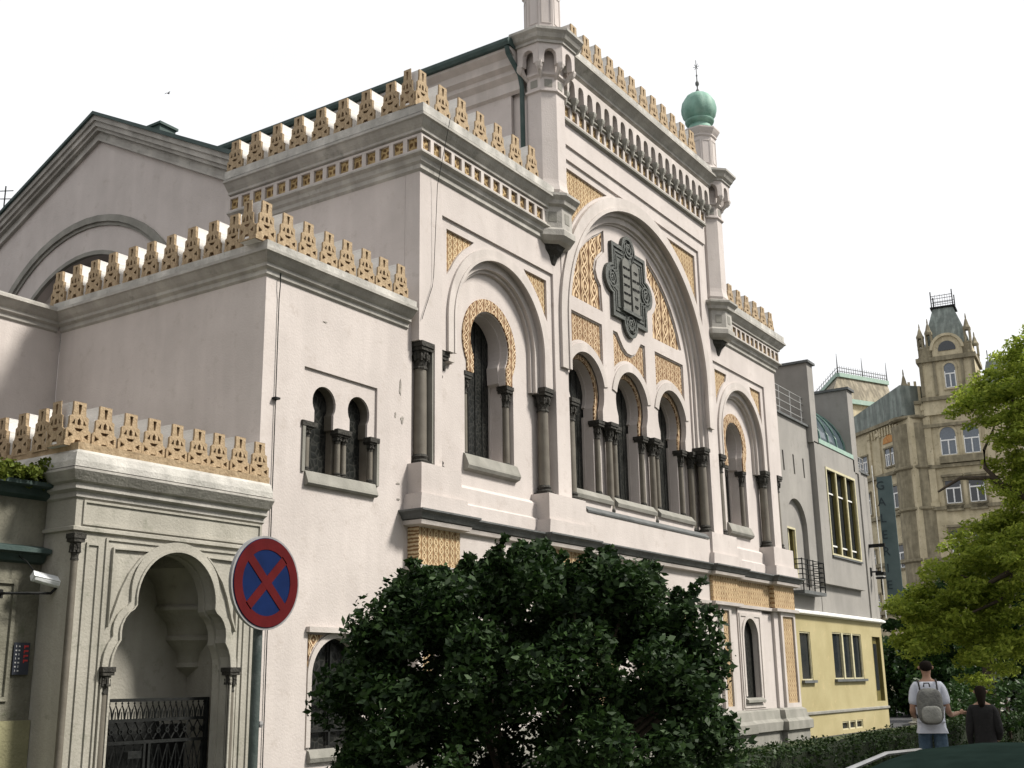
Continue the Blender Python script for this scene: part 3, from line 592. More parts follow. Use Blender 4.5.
# ------- turrets
def turret(cx, cy, dome):
    r8 = R(22.5); k = 1/math.cos(r8)
    t = P('turret', MB().lathe(cx,cy,[(r*k,z) for r,z in [(.40,11.9),(.46,12.05),(.43,12.2),(.42,12.3),(.42,14.38),(.47,14.4),(.47,14.44),(.42,14.47),(.42,14.76),(.48,14.8),(.48,14.85),(.42,14.88),(.42,15.5)]],8,r8), PL)
    P('collar', MB().lathe(cx,cy,[(r*k,z) for r,z in [(.3,10.8),(.46,10.86),(.56,10.95),(.56,11.08),(.50,11.14),(.50,11.62),(.58,11.66),(.60,11.74),(.68,11.82),(.68,11.88),(.44,11.98)]],8,r8), CORN, t)
    for i in range(8):
        a = i*math.pi/4; d = Vector((math.cos(a),math.sin(a))); e = Vector((-d.y,d.x))
        for (w,z0,z1,ro,ri) in ((.09,11.27,11.5,.508,.49),(.09,14.52,14.70,.428,.41)):
            vs = [(cx+d.x*rr+e.x*u, cy+d.y*rr+e.y*u, z) for rr in (ro,ri) for (u,z) in ((-w,z0),(w,z0),(w,z1),(-w,z1))]
            P('panel', MB().add(vs,[(0,1,2,3),(4,7,6,5),(0,4,5,1),(1,5,6,2),(2,6,7,3),(3,7,4,0)]), PT, t)
    P('console', MB().lathe(cx,cy,[(r*k,z) for r,z in [(.03,10.2),(.06,10.28),(.05,10.34),(.14,10.45),(.16,10.5),(.2,10.62),(.3,10.72),(.32,10.8),(.42,10.86)]],8,r8), CAPM, t)
    ar = MB(); co = MB()
    for i in range(8):
        a = i*math.pi/4; d = Vector((math.cos(a),math.sin(a))); e = Vector((-d.y,d.x)); ro, w = .66, .273; rr = .135
        ol = [(-w,15.46),(-w*.98,14.98),(-rr-.01,14.98),(-rr,15.2)]+arc(0,15.2,rr,180,0,8)+[(rr+.01,14.98),(w*.98,14.98),(w,15.46)]
        m_ = MB().plate(ol, 0, 1); kk = len(m_.v)
        vs = []
        for (u,yy,z) in m_.v:
            rad = ro if yy < .5 else ro-.12
            vs.append((cx+d.x*rad+e.x*u*(rad/ro), cy+d.y*rad+e.y*u*(rad/ro), z))
        ar.add(vs, m_.f)
        a2 = a+math.pi/8; q = (cx+math.cos(a2)*.64, cy+math.sin(a2)*.64)
        co = MB(); co.lathe(q[0],q[1],[(.02,14.84),(.07,14.9),(.1,14.98),(.1,15.02)],6)
        a3 = Vector((math.cos(a2),math.sin(a2)))
        co.tube([(cx+a3.x*.44,cy+a3.y*.44,14.72),(cx+a3.x*.56,cy+a3.y*.56,14.86),(cx+a3.x*.62,cy+a3.y*.62,14.94)],[.03,.06,.08],6)
        P('corbel', co, PM, t)
    P('arcade', ar, PL, t)
    P('turret_cornice', MB().lathe(cx,cy,[(r*k,z) for r,z in [(.5,15.44),(.70,15.46),(.70,15.52),(.76,15.56),(.80,15.64),(.86,15.70),(.86,15.76),(.6,15.80)]],8,r8), CORN, t)
    P('upper_shaft', MB().lathe(cx,cy,[(r*k,z) for r,z in [(.52,15.78),(.5,15.95),(.42,16.02),(.39,16.05),(.39,16.96),(.43,17.0),(.43,17.04),(.48,17.12),(.52,17.20),(.52,17.24),(.3,17.26)]],8,r8), PL, t)
    pp = MB()
    for i in range(8):
        a = i*math.pi/4; d = Vector((math.cos(a),math.sin(a))); e = Vector((-d.y,d.x))
        for u0,u1,z0,z1 in ((-.12,-.10,16.15,16.85),(.10,.12,16.15,16.85),(-.12,.12,16.83,16.85),(-.12,.12,16.13,16.15)):
            vs = [(cx+d.x*rr+e.x*u, cy+d.y*rr+e.y*u, z) for rr in (.402,.38) for (u,z) in ((u0,z0),(u1,z0),(u1,z1),(u0,z1))]
            pp.add(vs,[(0,1,2,3),(4,7,6,5),(0,4,5,1),(1,5,6,2),(2,6,7,3),(3,7,4,0)])
    P('panel_moulding', pp, PM, t)
    # ribbed onion dome
    N = 48; prof = [(r__*.85, 17.25+(z__-17.42)*.90) for r__, z__ in [(.42,17.42),(.46,17.5),(.40,17.60),(.36,17.68),(.47,17.74),(.50,17.80),(.50,17.83),(.44,17.86),(.54,17.98),(.585,18.15),(.59,18.3),(.55,18.5),(.44,18.68),(.28,18.80),(.12,18.86),(.06,18.90),(.0,18.92)]]
    d_ = MB(); vs = []
    for r_, z in prof:
        rib = 1 if z > 17.66 else 0
        for i in range(N):
            a = 2*math.pi*i/N; q = 1+rib*.07*(abs(math.sin(a*4))-.5); vs.append((cx+r_*q*math.cos(a), cy+r_*q*math.sin(a), z))
    d_.add(vs,[(j*N+i,j*N+(i+1)%N,(j+1)*N+(i+1)%N,(j+1)*N+i) for j in range(len(prof)-1) for i in range(N)])
    P('dome', d_, COPPER, t, True)
    fi = MB().lathe(cx,cy,[(r__,z__-.31) for r__,z__ in [(.07,18.88),(.05,18.95),(.02,19.0),(.02,19.08),(.06,19.14),(.06,19.2),(.02,19.26),(.016,19.4),(.03,19.44),(.013,19.48),(.010,19.95)]],8)
    for a in range(6):
        t_ = a*math.pi/3; fi.tube([(cx,cy,19.42),(cx+.0,cy+.10*math.cos(t_),19.42+.10*math.sin(t_))],.009,4)
    P('finial', fi, SLATE, t, True)
    return t
turret(19.98, 12.12, False); turret(28.75, 12.12, True)
P('downpipe', MB().tube([(19.05,12.5,15.45),(19.1,12.5,15.3),(19.45,12.42,14.9),(19.5,12.40,14.6),(19.5,12.40,12.1)],.055,8), ROOFG, smooth=True)

# ------- emblem: lobed bronze plate with the two tablets
EX, EZ = 23.98, 11.13
em = [(-.85,.98),(-.42,.98)]
em = [(-.92,1.0),(-.36,1.0)]+[(x-EX+EX,z) for x,z in []]
lob = lambda cx,cz,r,a0,a1: arc(cx,cz,r,a0,a1,14)
pts = lob(0,1.02,.37,180,0)+[(.37,1.0),(.95,1.0),(.95,.40)]+lob(.92,0,.40,90,-90)+[(.95,-.40),(.95,-1.0),(.37,-1.0)]+lob(0,-1.02,.37,0,-180)+[(-.37,-1.0),(-.95,-1.0),(-.95,-.40)]+lob(-.92,0,.40,-90,-270)+[(-.95,.40),(-.95,1.0),(-.37,1.0)]
sc = lambda s,q: [(EX+x*s*.93, EZ+z*s*.95) for x,z in q]
e0 = P('emblem', MB().plate(sc(1.0,pts),12.245,12.30).plate(sc(1.0,pts),12.21,12.25,[sc(.90,pts)]).plate(sc(.83,pts),12.22,12.25,[sc(.78,pts)]).plate(sc(.71,pts),12.225,12.25,[sc(.67,pts)]), EMB)
tb = MB()
for sx in (-.24,.24):
    q = [(EX+sx-.19,EZ-.66),(EX+sx+.19,EZ-.66)]+arc(EX+sx,EZ+.48,.19,0,180,12); tb.plate(q,12.17,12.25)
P('tablets', tb, EMBL, e0)
for cx_, cz_ in ((0,.99),(0,-.99),(.88,0),(-.88,0)):
    ro = MB()
    for rr in (.24,.14): ro.ring(EX+cx_,EZ+cz_,rr,rr-.04,12.21,12.25,0,360,18)
    for k in range(6):
        a = k*math.pi/3; ro.tube([(EX+cx_,12.235,EZ+cz_),(EX+cx_+.22*math.cos(a),12.235,EZ+cz_+.22*math.sin(a))],.018,5)
    P('rosette', ro, EMB, e0)
P('ledge', MB().plate([(EX-.5,EZ-.74),(EX+.5,EZ-.74),(EX+.5,EZ-.66),(EX-.5,EZ-.66)],12.15,12.25), EMB, e0)
def text_mesh(s, size, ext=.01, font=None, align='CENTER'):
    cu = bpy.data.curves.new('t','FONT'); cu.body = s; cu.size = size; cu.extrude = ext; cu.align_x = align; cu.align_y = 'CENTER'; cu.resolution_u = 3
    ob = bpy.data.objects.new('t',cu); C.objects.link(ob); bpy.context.view_layer.update()
    dg = bpy.context.evaluated_depsgraph_get(); me = bpy.data.meshes.new_from_object(ob.evaluated_get(dg)); bpy.data.objects.remove(ob); return me
def text_part(name, lines, mat, parent, M4):
    for s, size, (x, z) in lines:
        me = text_mesh(s, size); mb = MB()
        mb.add([M4 @ Vector((v.co.x+x, v.co.y+z, v.co.z)) for v in me.vertices], [tuple(p.vertices) for p in me.polygons])
        part(name, mb, mat, parent)
L1 = ['אנכי','לא יהיה','לא תשא','זכור','כבד']; L2 = ['לא תרצח','לא תנאף','לא תגנב','לא תענה','לא תחמד']
FR = Matrix(((1,0,0,EX),(0,0,-1,12.165),(0,1,0,EZ),(0,0,0,1)))
lines = [(s[::-1], .11, (.24,.40-i*.22)) for i,s in enumerate(L1)]+[(s[::-1], .09, (-.24,.40-i*.22)) for i,s in enumerate(L2)]
try: text_part('inscription', lines, DARK, e0, FR)
except Exception as ex: print('text', ex)

# ------- annex
def hs(xc,zc,r,z0,n=18):
    a = arc(xc,zc,r,-35,215,n); return [(a[0][0],z0)]+a+[(a[-1][0],z0)]
ax0, ax1 = 11.77, 15.34
rec = [(12.66,4.92),(14.42,4.92),(14.42,6.57),(12.66,6.57)]
lowr = [(12.9,.80),(14.3,.80),(14.3,2.52),(12.9,2.52)]
P('annex_wall', MB().plate([(ax0,0),(ax1,0),(ax1,8.1),(ax0,8.1)],12.18,12.24,[rec,lowr]).box(ax0,ax1,12.6,17.2,0,8.1).box(ax0,12.66,12.24,12.6,0,8.1).box(14.42,ax1,12.24,12.6,0,8.1)
  .box(12.66,14.42,12.24,12.6,6.57,8.1).box(12.66,14.42,12.24,12.6,2.52,4.92).box(12.66,14.42,12.24,12.6,0,.8), PL)
P('back_wall', MB().box(-6,11.8,17.26,17.8,0,8.1), PL)
tw = [(12.66,5.68),(14.42,5.68),(14.42,6.57),(12.66,6.57)]
h1, h2 = hs(13.17,6.07,.27,5.68), hs(14.0,6.07,.27,5.68)
outl = [(12.66,5.68),(12.66,6.57),(14.42,6.57),(14.42,5.68)]+h2+h1
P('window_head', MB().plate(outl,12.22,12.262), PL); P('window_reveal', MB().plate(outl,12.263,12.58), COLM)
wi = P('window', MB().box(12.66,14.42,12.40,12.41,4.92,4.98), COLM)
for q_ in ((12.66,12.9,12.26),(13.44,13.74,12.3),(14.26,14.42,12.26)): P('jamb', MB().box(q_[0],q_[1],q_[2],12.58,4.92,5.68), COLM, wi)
P('glass', MB().box(12.8,14.4,12.42,12.46,4.92,6.45), GLASS, wi)
for q_ in ((12.62,12.95),(13.42,13.76),(14.22,14.46)): P('impost', MB().box(q_[0],q_[1],12.14,12.3,5.62,5.70), CAPM, wi)
for q_ in (12.64,14.40): P('frame_strip', MB().box(q_,q_+.06,12.15,12.25,4.9,5.62), PT, wi)
for x in (12.80,13.52,13.66,14.32): column(x, 12.24, 4.9, 5.64, .05, .075, .16)
P('sill', MB().sweep([(12.72,12.18),(14.38,12.18)], [(0,4.70),(.06,4.70),(.09,4.73),(.08,4.77),(.02,4.92),(0,4.93)]), PT)
a = arc(13.6,1.86,.57,0,180,20)
P('lower_arch', MB().plate([(12.9,.80),(12.9,2.52),(14.3,2.52),(14.3,.80),(14.17,.80)]+a+[(13.03,.80)],12.22,12.45), PL)
P('lower_arch_moulding', MB().ring(13.6,1.86,.66,.57,12.19,12.23,n=20,legs=.85).box(12.86,14.34,12.1,12.2,2.50,2.58), PM)
P('spandrel_ornament', MB().plate([(12.95,2.47),(13.35,2.47)]+arc(13.6,1.86,.69,118,165,6)+[(12.95,2.0)],12.20,12.225), ORNF)
P('spandrel_ornament', MB().plate([(14.25,2.47),(13.85,2.47)]+arc(13.6,1.86,.69,62,15,6)+[(14.25,2.0)],12.20,12.225), ORNF)
wi = P('window', MB().ring(13.6,1.86,.57,.52,12.34,12.4,n=18,legs=.85).box(13.05,14.15,12.34,12.38,1.44,1.48).box(13.05,14.15,12.34,12.38,1.05,1.09).box(13.58,13.62,12.34,12.38,.85,2.4), IRON)
P('glass', MB().plate([(14.17,.8)]+a+[(13.03,.8)],12.41,12.43), GLASS, wi)
P('sill', MB().sweep([(12.95,12.2),(14.25,12.2)], [(0,.62),(.08,.64),(.1,.7),(.06,.8),(0,.82)]), PT)
P('lightning_cable', MB().tube([(12.02,12.13,8.2),(12.02,12.13,7.7),(12.03,12.155,7.5),(12.05,12.155,0.2)],.008,5), IRON)
P('lightning_cable', MB().tube([(15.75,11.62,12.0),(15.72,11.9,10.7),(15.7,11.97,8.9),(15.66,11.97,8.7),(15.40,11.97,8.1),(15.36,11.97,8.0)],.006,5), IRON)
CHIP = surf('bare_patch', (.20,.185,.165), (.33,.305,.275), 9, .95, .6)
for (x,z,w_,h_) in ((15.02,6.72,.03,.30),(15.08,6.15,.05,.14),(14.9,6.2,.025,.10),(14.98,5.02,.06,.05),(15.0,4.75,.05,.04),(13.1,7.4,.05,.03)):
    q_ = [(x+w_*math.cos(t_)*random.uniform(.5,1.2), z+h_/2*math.sin(t_)*random.uniform(.6,1.2)) for t_ in [i*math.pi/6 for i in range(12)]]
    P('plaster_chip', MB().plate(q_,12.172,12.182), CHIP)
P('cable_clip', MB().box(11.98,12.08,12.10,12.18,5.9,5.93), IRON)

# ------- portal
XP = 10.22
pl_ = [(XP-.96,0),(XP-.96,1.92)]+[(XP-.93+.0-(.03*math.sin(t_)), 1.96+.10*i_) for i_, t_ in ((0,0),(1,.9),(2,0))]
pl_ = [(XP-.96,0),(XP-.96,1.93),(XP-.955,2.02),(XP-.94,2.12),(XP-.90,2.22),(XP-.845,2.30),(XP-.85,2.40),(XP-.84,2.48),(XP-.80,2.57),(XP-.74,2.64),(XP-.675,2.68)]
ah = pl_+[(x,z) for x,z in arc(XP,2.80,.64,186,-6,24)]+[(2*XP-x,z) for x,z in pl_[::-1]]
open_ = [(8.62,0),(8.62,4.0),(11.71,4.0),(11.71,0)]+ah[::-1]
P('portal_wall', MB().plate(open_,12.0,12.14), STONE)
P('portal_side', MB().box(8.62,8.9,12.14,17.2,0,4.4).box(8.9,11.76,12.265,12.95,3.75,4.4).box(11.32,11.76,12.265,12.95,0,3.75).box(8.9,11.76,12.95,17.2,0,4.4), STONE)
P('corner_vault', MB().lathe(11.34, 12.97, [(.02,1.86),(.10,1.92),(.24,2.0),(.24,2.03),(.22,2.06),(.26,2.2),(.44,2.36),(.44,2.40),(.41,2.43),(.46,2.6),(.66,2.76),(.66,2.80),(.62,2.84),(.7,3.1),(.9,3.3),(.9,3.5)], 40), STONE, SY, True)
inn = [(XP+(x-XP)*.965, z if z < .1 else z-.025) for x,z in ah]
P('portal_reveal', MB().plate([(8.7,0),(8.7,3.7),(11.7,3.7),(11.7,0)]+inn[::-1],12.14,12.26), STONE)
def off(q, k, dz): return [(XP+(x-XP)*k, z+dz*(1 if z>2 else 0)) for x,z in q]
o1 = ah; o2 = [(XP+(x-XP)*1.13, z+(.13 if z > 2.8 else .04 if z > 1.5 else 0)) for x,z in ah]
P('archivolt', MB().plate(o2+o1[::-1],11.965,12.01), STONE)
o3 = [(XP+(x-XP)*1.03, z+(.03 if z > 2.8 else 0)) for x,z in ah]
P('arch_roll', MB().plate(o3+o1[::-1],11.94,11.98), STONE)
def frm(x0,x1,z0,z1,y0=11.978,y1=12.01,w=.028):
    return MB().plate([(x0,z0),(x1,z0),(x1,z1),(x0,z1)],y0,y1,[[(x0+w,z0+w),(x1-w,z0+w),(x1-w,z1-w),(x0+w,z1-w)]])
P('panel_moulding', frm(8.72,11.68,3.66,3.96), STONE)
P('panel_moulding', frm(9.08,11.36,-.2,3.53), STONE)
P('panel_moulding', frm(8.80,9.0,.3,3.45,w=.03), STONE)
P('panel_moulding', frm(11.42,11.58,.3,3.45,w=.03), STONE)
for q in ([(9.18,3.42),(9.75,3.42),(9.62,3.30),(9.46,3.1),(9.36,2.9),(9.26,2.6),(9.18,2.45)],):
    for sgn in (0,1):
        qq = q if sgn == 0 else [(2*XP-x,z) for x,z in q]
        fb = MB(); offset_frame(fb, qq, 11.96, 12.01, .03); P('spandrel_moulding', fb, STONE)
P('string_course', MB().sweep([(8.62,14),(8.62,12.0),(11.7,12.0)], [(0,3.57),(.04,3.585),(.04,3.625),(0,3.64)]), STONE)
column(8.655, 12.0, .2, 3.54, .045, .075, .30)
for x in (XP-1.02, XP+1.02): column(x, 12.0, .3, 1.98, .055, .085, .30)
ga = thing_gate = P('gate', MB().box(9.25,11.25,12.40,12.44,1.56,1.60).box(9.25,11.25,12.40,12.44,1.31,1.35).box(9.25,11.25,12.40,12.44,1.04,1.08).box(9.25,9.29,12.39,12.45,0,1.6).box(11.2,11.24,12.39,12.45,0,1.6), IRON)
cr = MB()
for i in range(20):
    x = 9.3+i*.096; cr.tube([(x,12.42,1.35),(x+.02,12.42,1.46),(x+.048,12.42,1.52),(x+.076,12.42,1.46),(x+.096,12.42,1.35)],.011,5).lathe(x+.048,12.42,[(.0,1.52),(.016,1.54),(.0,1.57)],5)
    cr.tube([(x+.048,12.42,1.35),(x+.048,12.42,1.44)],.009,4)
for i in range(13):
    x = 9.31+i*.147; cr.tube([(x,12.42,1.08),(x+.147,12.42,1.31)],.011,4).tube([(x+.147,12.42,1.08),(x,12.42,1.31)],.011,4).ring(x+.0735,1.195,.035,.02,12.405,12.435,0,360,8)
P('gate_crest', cr, IRON, ga)
for x0, x1 in ((9.29,10.22),(10.26,11.2)):
    lf = MB().box(x0,x0+.035,12.4,12.44,0,1.04).box(x1-.035,x1,12.4,12.44,0,1.04).box(x0,x1,12.4,12.44,.5,.54).box(x0,x1,12.4,12.44,.04,.08)
    for z0, z1 in ((.08,.5),(.54,1.04)):
        for i in range(6):
            u = (x1-x0-.07)/6; xx = x0+.035+i*u
            lf.tube([(xx,12.42,z0),(xx+u,12.42,z1)],.010,4).tube([(xx+u,12.42,z0),(xx,12.42,z1)],.010,4).tube([(xx+u,12.42,z0),(xx+u,12.42,z1)],.008,4)
    P('gate_leaf', lf, IRON, ga)
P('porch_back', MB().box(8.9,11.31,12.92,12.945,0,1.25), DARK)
P('porch_door', MB().box(9.6,10.8,12.86,12.915,0,1.3), IRON)
P('floodlight', MB().box(9.55,9.75,11.9,12.0,.9,.98), IRON)

# ------------------------------------------------------------------ garden wall at the left, with ivy, camera and plate
GW = thing('garden_wall', 'dark weathered stone boundary wall with two slate ledges at the left edge', 'wall', (5,12.8,0))
GST = surf('old_stone', (.13,.125,.095), (.25,.24,.19), 1.6, .95, .5, .25, stain=(.09,.1,.06))
YST = surf('yellowed_stone', (.22,.21,.12), (.30,.285,.17), 1.6, .95, .4, .2)
part('wall_face', MB().box(-6,8.61,12.57,13.2,1.25,4.05), GST, GW)
part('plinth', MB().box(-6,8.61,12.52,13.2,0,1.38), YST, GW)
part('lower_ledge', MB().sweep([(-6,12.57),(8.60,12.57)], [(0,3.2),(.06,3.22),(.10,3.3),(.2,3.32),(.2,3.37),(0,3.42)]), ROOFG, GW)
part('coping', MB().sweep([(-6,12.57),(8.60,12.57)], [(0,3.98),(.08,4.02),(.1,4.1),(.22,4.12),(.22,4.17),(-.5,4.3),(-.6,4.1)]), ROOFG, GW)
part('recess_panel', frm(6.2,8.3,1.6,3.0,12.54,12.58,.05), GST, GW)
def leaves(centers, radii, per, size, flatness=.9, seed=1, aspect=.5, droop=0.):
    g = np.random.default_rng(seed); centers = np.array(centers, float); radii = np.array(radii, float).reshape(-1,1)
    k = len(centers); nn_ = np.maximum(8, (per*(radii[:,0]/np.median(radii))**1.6)).astype(int); c = np.repeat(centers, nn_, 0); rr = np.repeat(radii, nn_, 0); N = len(c)
    d = g.normal(size=(N,3)); d /= np.linalg.norm(d,axis=1,keepdims=True); rad = g.random((N,1))**.45
    p = c+d*rad*rr*np.array([1,1,flatness])
    u = g.normal(size=(N,3)); u[:,2] = u[:,2]*.6-droop; u /= np.linalg.norm(u,axis=1,keepdims=True)
    v = np.cross(u, g.normal(size=(N,3))); v /= np.linalg.norm(v,axis=1,keepdims=True)
    s = size*(.45+1.0*g.random((N,1))**1.3); w = s*aspect
    nrm = np.cross(u,v)*w*.25
    q = np.stack([p-u*s, p+v*w*.9-u*s*.1+nrm, p+u*s, p-v*w*.9-u*s*.1+nrm], 1).reshape(-1,3)
    f = np.arange(N*4).reshape(-1,4)
    me = bpy.data.meshes.new('leaves'); me.vertices.add(N*4); me.vertices.foreach_set('co', q.ravel())
    me.loops.add(N*4); me.loops.foreach_set('vertex_index', f.ravel().astype(np.int32)); me.polygons.add(N)
    me.polygons.foreach_set('loop_start', (np.arange(N)*4).astype(np.int32)); me.polygons.foreach_set('loop_total', np.full(N,4,np.int32))
    me.update(calc_edges=True); return me
IVY = leafmat('ivy_leaf', (.06,.09,.012), (.16,.19,.03), .25, .5)
cs = [(6.4+i*.085, 12.45+rng.normal()*.07, 4.26+rng.normal()*.06+(.05 if i < 14 else 0)) for i in range(28)]
iv = leaves(cs, [.17]*len(cs), 260, .03, .6, 3, .8); iv.materials.append(IVY)
solo('ivy', iv, IVY, 'low green ivy creeping along the top of the dark garden wall', 'ivy')

CV = thing('security_camera', 'white bullet security camera on a bracket above the left wall', 'camera', (8.05,12.57,2.8))
cmw = flat('camera_white', (.75,.77,.78), .35)
part('housing', MB().tube([(8.33,12.29,3.02),(8.85,12.2,2.905)],.055,10).tube([(8.31,12.295,3.033),(8.88,12.195,2.93)],[.064,.064],4), cmw, CV)
part('lens', MB().tube([(8.84,12.2,2.895),(8.87,12.195,2.89)],.045,10), PANE, CV)
part('bracket', MB().tube([(8.05,12.57,2.82),(8.05,12.4,2.82),(8.3,12.3,2.83),(8.56,12.27,2.84),(8.62,12.25,2.91)],.018,6).lathe(8.05,12.53,[(.05,2.77),(.05,2.87)],8), IRON, CV)
part('cable', MB().tube([(8.42,12.3,3.0),(8.3,12.4,3.2),(8.2,12.53,3.32),(8.15,12.54,3.38)],.008,5), IRON, CV)
PQ = thing('wall_plate', 'small dark notice plate with white and red characters on the garden wall', 'sign', (8.42,12.53,1.9))
part('plate', MB().box(8.32,8.53,12.535,12.545,1.90,2.27), flat('plate_dark',(.03,.035,.05),.5), PQ)
pm_, pr_ = MB(), MB()
for i in range(7):
    z = 2.23-i*.047
    for j in range(2): pm_.box(8.34+j*.04,8.36+j*.04,12.532,12.534,z-.012,z+.004) if (i+j)%3 else pm_.box(8.345+j*.04,8.352+j*.04,12.532,12.534,z-.016,z+.01)
for i in range(4):
    z = 2.23-i*.055; pr_.box(8.45,8.51,12.532,12.534,z-.012,z+.008).box(8.45,8.462,12.531,12.533,z-.03,z)
part('white_marks', pm_, flat('mark_white',(.6,.6,.6)), PQ); part('red_marks', pr_, flat('mark_red',(.5,.04,.04)), PQ)

# ------------------------------------------------------------------ no-stopping sign
SG = thing('road_sign', 'round blue and red no-stopping sign on a dark green pole before the portal', 'road sign', (5.62,5.76,0))
SXc, SZc, SYc = 5.62, 2.39, 5.70
rim = flat('sign_rim',(.26,.26,.26),.5,.2); BLUE = flat('sign_blue',(.003,.013,.06),.7,0,.08); RED = flat('sign_red',(.075,.006,.007),.7,0,.08)
def disc(r,y0,y1,n=48): return MB().plate(arc(SXc,SZc,r,0,360,n)[:-1],y0,y1)
part('rim', disc(.315,SYc,SYc+.025), rim, SG)
part('back', disc(.300,SYc+.025,SYc+.03), ROOFG, SG)
part('blue_face', disc(.300,SYc-.004,SYc), BLUE, SG)
rx = MB().ring(SXc,SZc,.296,.222,SYc-.008,SYc-.004,0,360,48)
for sgn in (1,-1):
    d = Vector((math.cos(R(45)),math.sin(R(45))*sgn)); e = Vector((-d.y,d.x))*.031
    y_ = SYc-.008 if sgn>0 else SYc-.0085
    rx.plate([(SXc+d.x*.23*a_+e.x*b_, SZc+d.y*.23*a_+e.y*b_) for a_,b_ in ((-1,-1),(1,-1),(1,1),(-1,1))],y_,SYc-.004)
part('red_ring_and_cross', rx, RED, SG)
part('pole', MB().lathe(SXc,SYc+.06,[(.032,0),(.032,2.65)],14), surf('pole_green',(.03,.045,.042),(.06,.075,.07),6,.5,.2,stain=(.12,.13,.13)), SG, True)
part('clamp', MB().box(SXc-.05,SXc+.05,SYc+.03,SYc+.11,2.50,2.53).box(SXc-.05,SXc+.05,SYc+.03,SYc+.11,2.24,2.27), rim, SG)
part('cable_ring', MB().lathe(SXc+.035,SYc+.04,[(.015,1.45),(.02,1.47),(.015,1.49)],8), rim, SG)

# ------------------------------------------------------------------ modern building to the right
MO = thing('modern_building', 'grey rendered modern building with yellow ground floor joined to the right of the synagogue', 'building', (38,12.3,0))
Q = lambda name, mb, mat, par=MO, smooth=False: part(name, mb, mat, par, smooth)
XE = 42.95; YR, YB = 12.28, 12.1
slits = [[(x,8.02),(x+.13,8.02),(x+.10,8.66),(x-.03,8.66)] for x in (34.02,34.95,35.85)]
door = [(34.2,4.5),(34.95,4.5),(34.95,6.27),(34.2,6.27)]
nich = [(33.95,4.5),(35.8,4.5)]+arc(34.875,6.3,.925,0,180,18)
Q('upper_wall', MB().plate([(33.05,3.7),(36.65,3.7),(36.65,9.82),(33.05,9.82)],YR,YR+.15,slits+[nich]).plate([(33.05,3.7),(36.65,3.7),(36.65,9.7),(33.05,9.7)],YR+.152,YR+.3,slits+[door]).box(33.05,36.65,YR+.5,20,3.7,9.75)
  .plate([(36.6,3.7),(XE,3.7),(XE,9.1),(40.9,9.35),(36.6,9.35)],YR,YR+.3,[[(37.55,5.7),(40.62,5.7),(40.62,8.56),(37.55,8.56)]]).box(36.6,XE,YR+.6,20,3.7,9.0), MOD)
Q('slit_glass', MB().box(33.2,36.4,YR+.2,YR+.24,7.9,8.8), PANE)
Q('bay', MB().plate([(36.6,4.68),(40.9,4.68),(40.9,9.35),(36.6,9.35)],YB,YR,[[(37.55,5.7),(40.62,5.7),(40.62,8.56),(37.55,8.56)]]), MOD)
Q('left_pier', MB().box(36.5,37.05,YB,18.5,9.3,12.02), MOD); Q('left_coping', MB().box(36.42,37.13,YB-.08,18.6,12.02,12.10), SLATE)
arcq = [(YB,9.2),(YB,12.0),(17.5,12.0),(17.5,9.2)]
Q('right_pier', MB().box(40.75,41.35,YB,17.5,8.9,11.95), MOD); Q('right_coping', MB().box(40.68,41.42,YB-.08,17.6,11.95,12.04), SLATE)
# glazed quarter vault between the piers
cg = MB(); NN = 14
for i in range(NN):
    t0, t1 = math.pi/2*i/NN, math.pi/2*(i+1)/NN
    y0, z0 = YB+.25+2.3*(1-math.cos(t0)), 9.55+2.0*math.sin(t0); y1, z1 = YB+.25+2.3*(1-math.cos(t1)), 9.55+2.0*math.sin(t1)
    cg.add([(37.05,y0,z0),(40.75,y0,z0),(40.75,y1,z1),(37.05,y1,z1)],[(0,1,2,3)])
Q('vault_glazing', cg, PANEB, smooth=True)
cf = MB()
for k in range(5):
    x = 37.1+k*.9; cf.tube([(x,YB+.23+2.3*(1-math.cos(math.pi/2*i/8)),9.57+2.0*math.sin(math.pi/2*i/8)) for i in range(9)],.035,6)
Q('vault_ribs', cf, surf('frame_green',(.08,.16,.13),(.14,.22,.19),4,.5,.1))
Q('vault_sill', MB().box(37.05,40.75,YB-.03,YB+.3,9.35,9.5), surf('sill_green',(.22,.34,.28),(.32,.42,.36),4,.6,.1))
Q('vault_back', MB().box(37.05,40.75,14.6,15,9.3,11.8), MOD)
for y0_, xa, xb, zt in ((YR-.02,33.1,36.5,9.82),):
    rl = MB()
    for z in (10.1,10.35,10.6,10.8): rl.tube([(xa,y0_+.1,z),(xb,y0_+.1,z)],.022,6)
    for k in range(4): rl.tube([(xa+.2+k*1.0,y0_+.1,zt),(xa+.2+k*1.0,y0_+.1,10.82)],.02,6)
    Q('railing', rl, flat('rail_grey',(.35,.35,.34),.4,.5))
rl = MB()
for z in (9.3,9.5,9.7): rl.tube([(41.4,YR+.1,z),(XE,YR+.1,z)],.02,6)
for x in (41.9,42.5,XE-.03): rl.tube([(x,YR+.1,9.1),(x,YR+.1,9.72)],.02,6)
Q('railing', rl, flat('rail_grey2',(.35,.35,.34),.4,.5))
Q('coping', MB().box(33.05,36.5,YR-.08,YR+.4,9.80,9.87).box(41.35,XE+.04,YR-.06,YR+.4,9.07,9.14), SLATE)
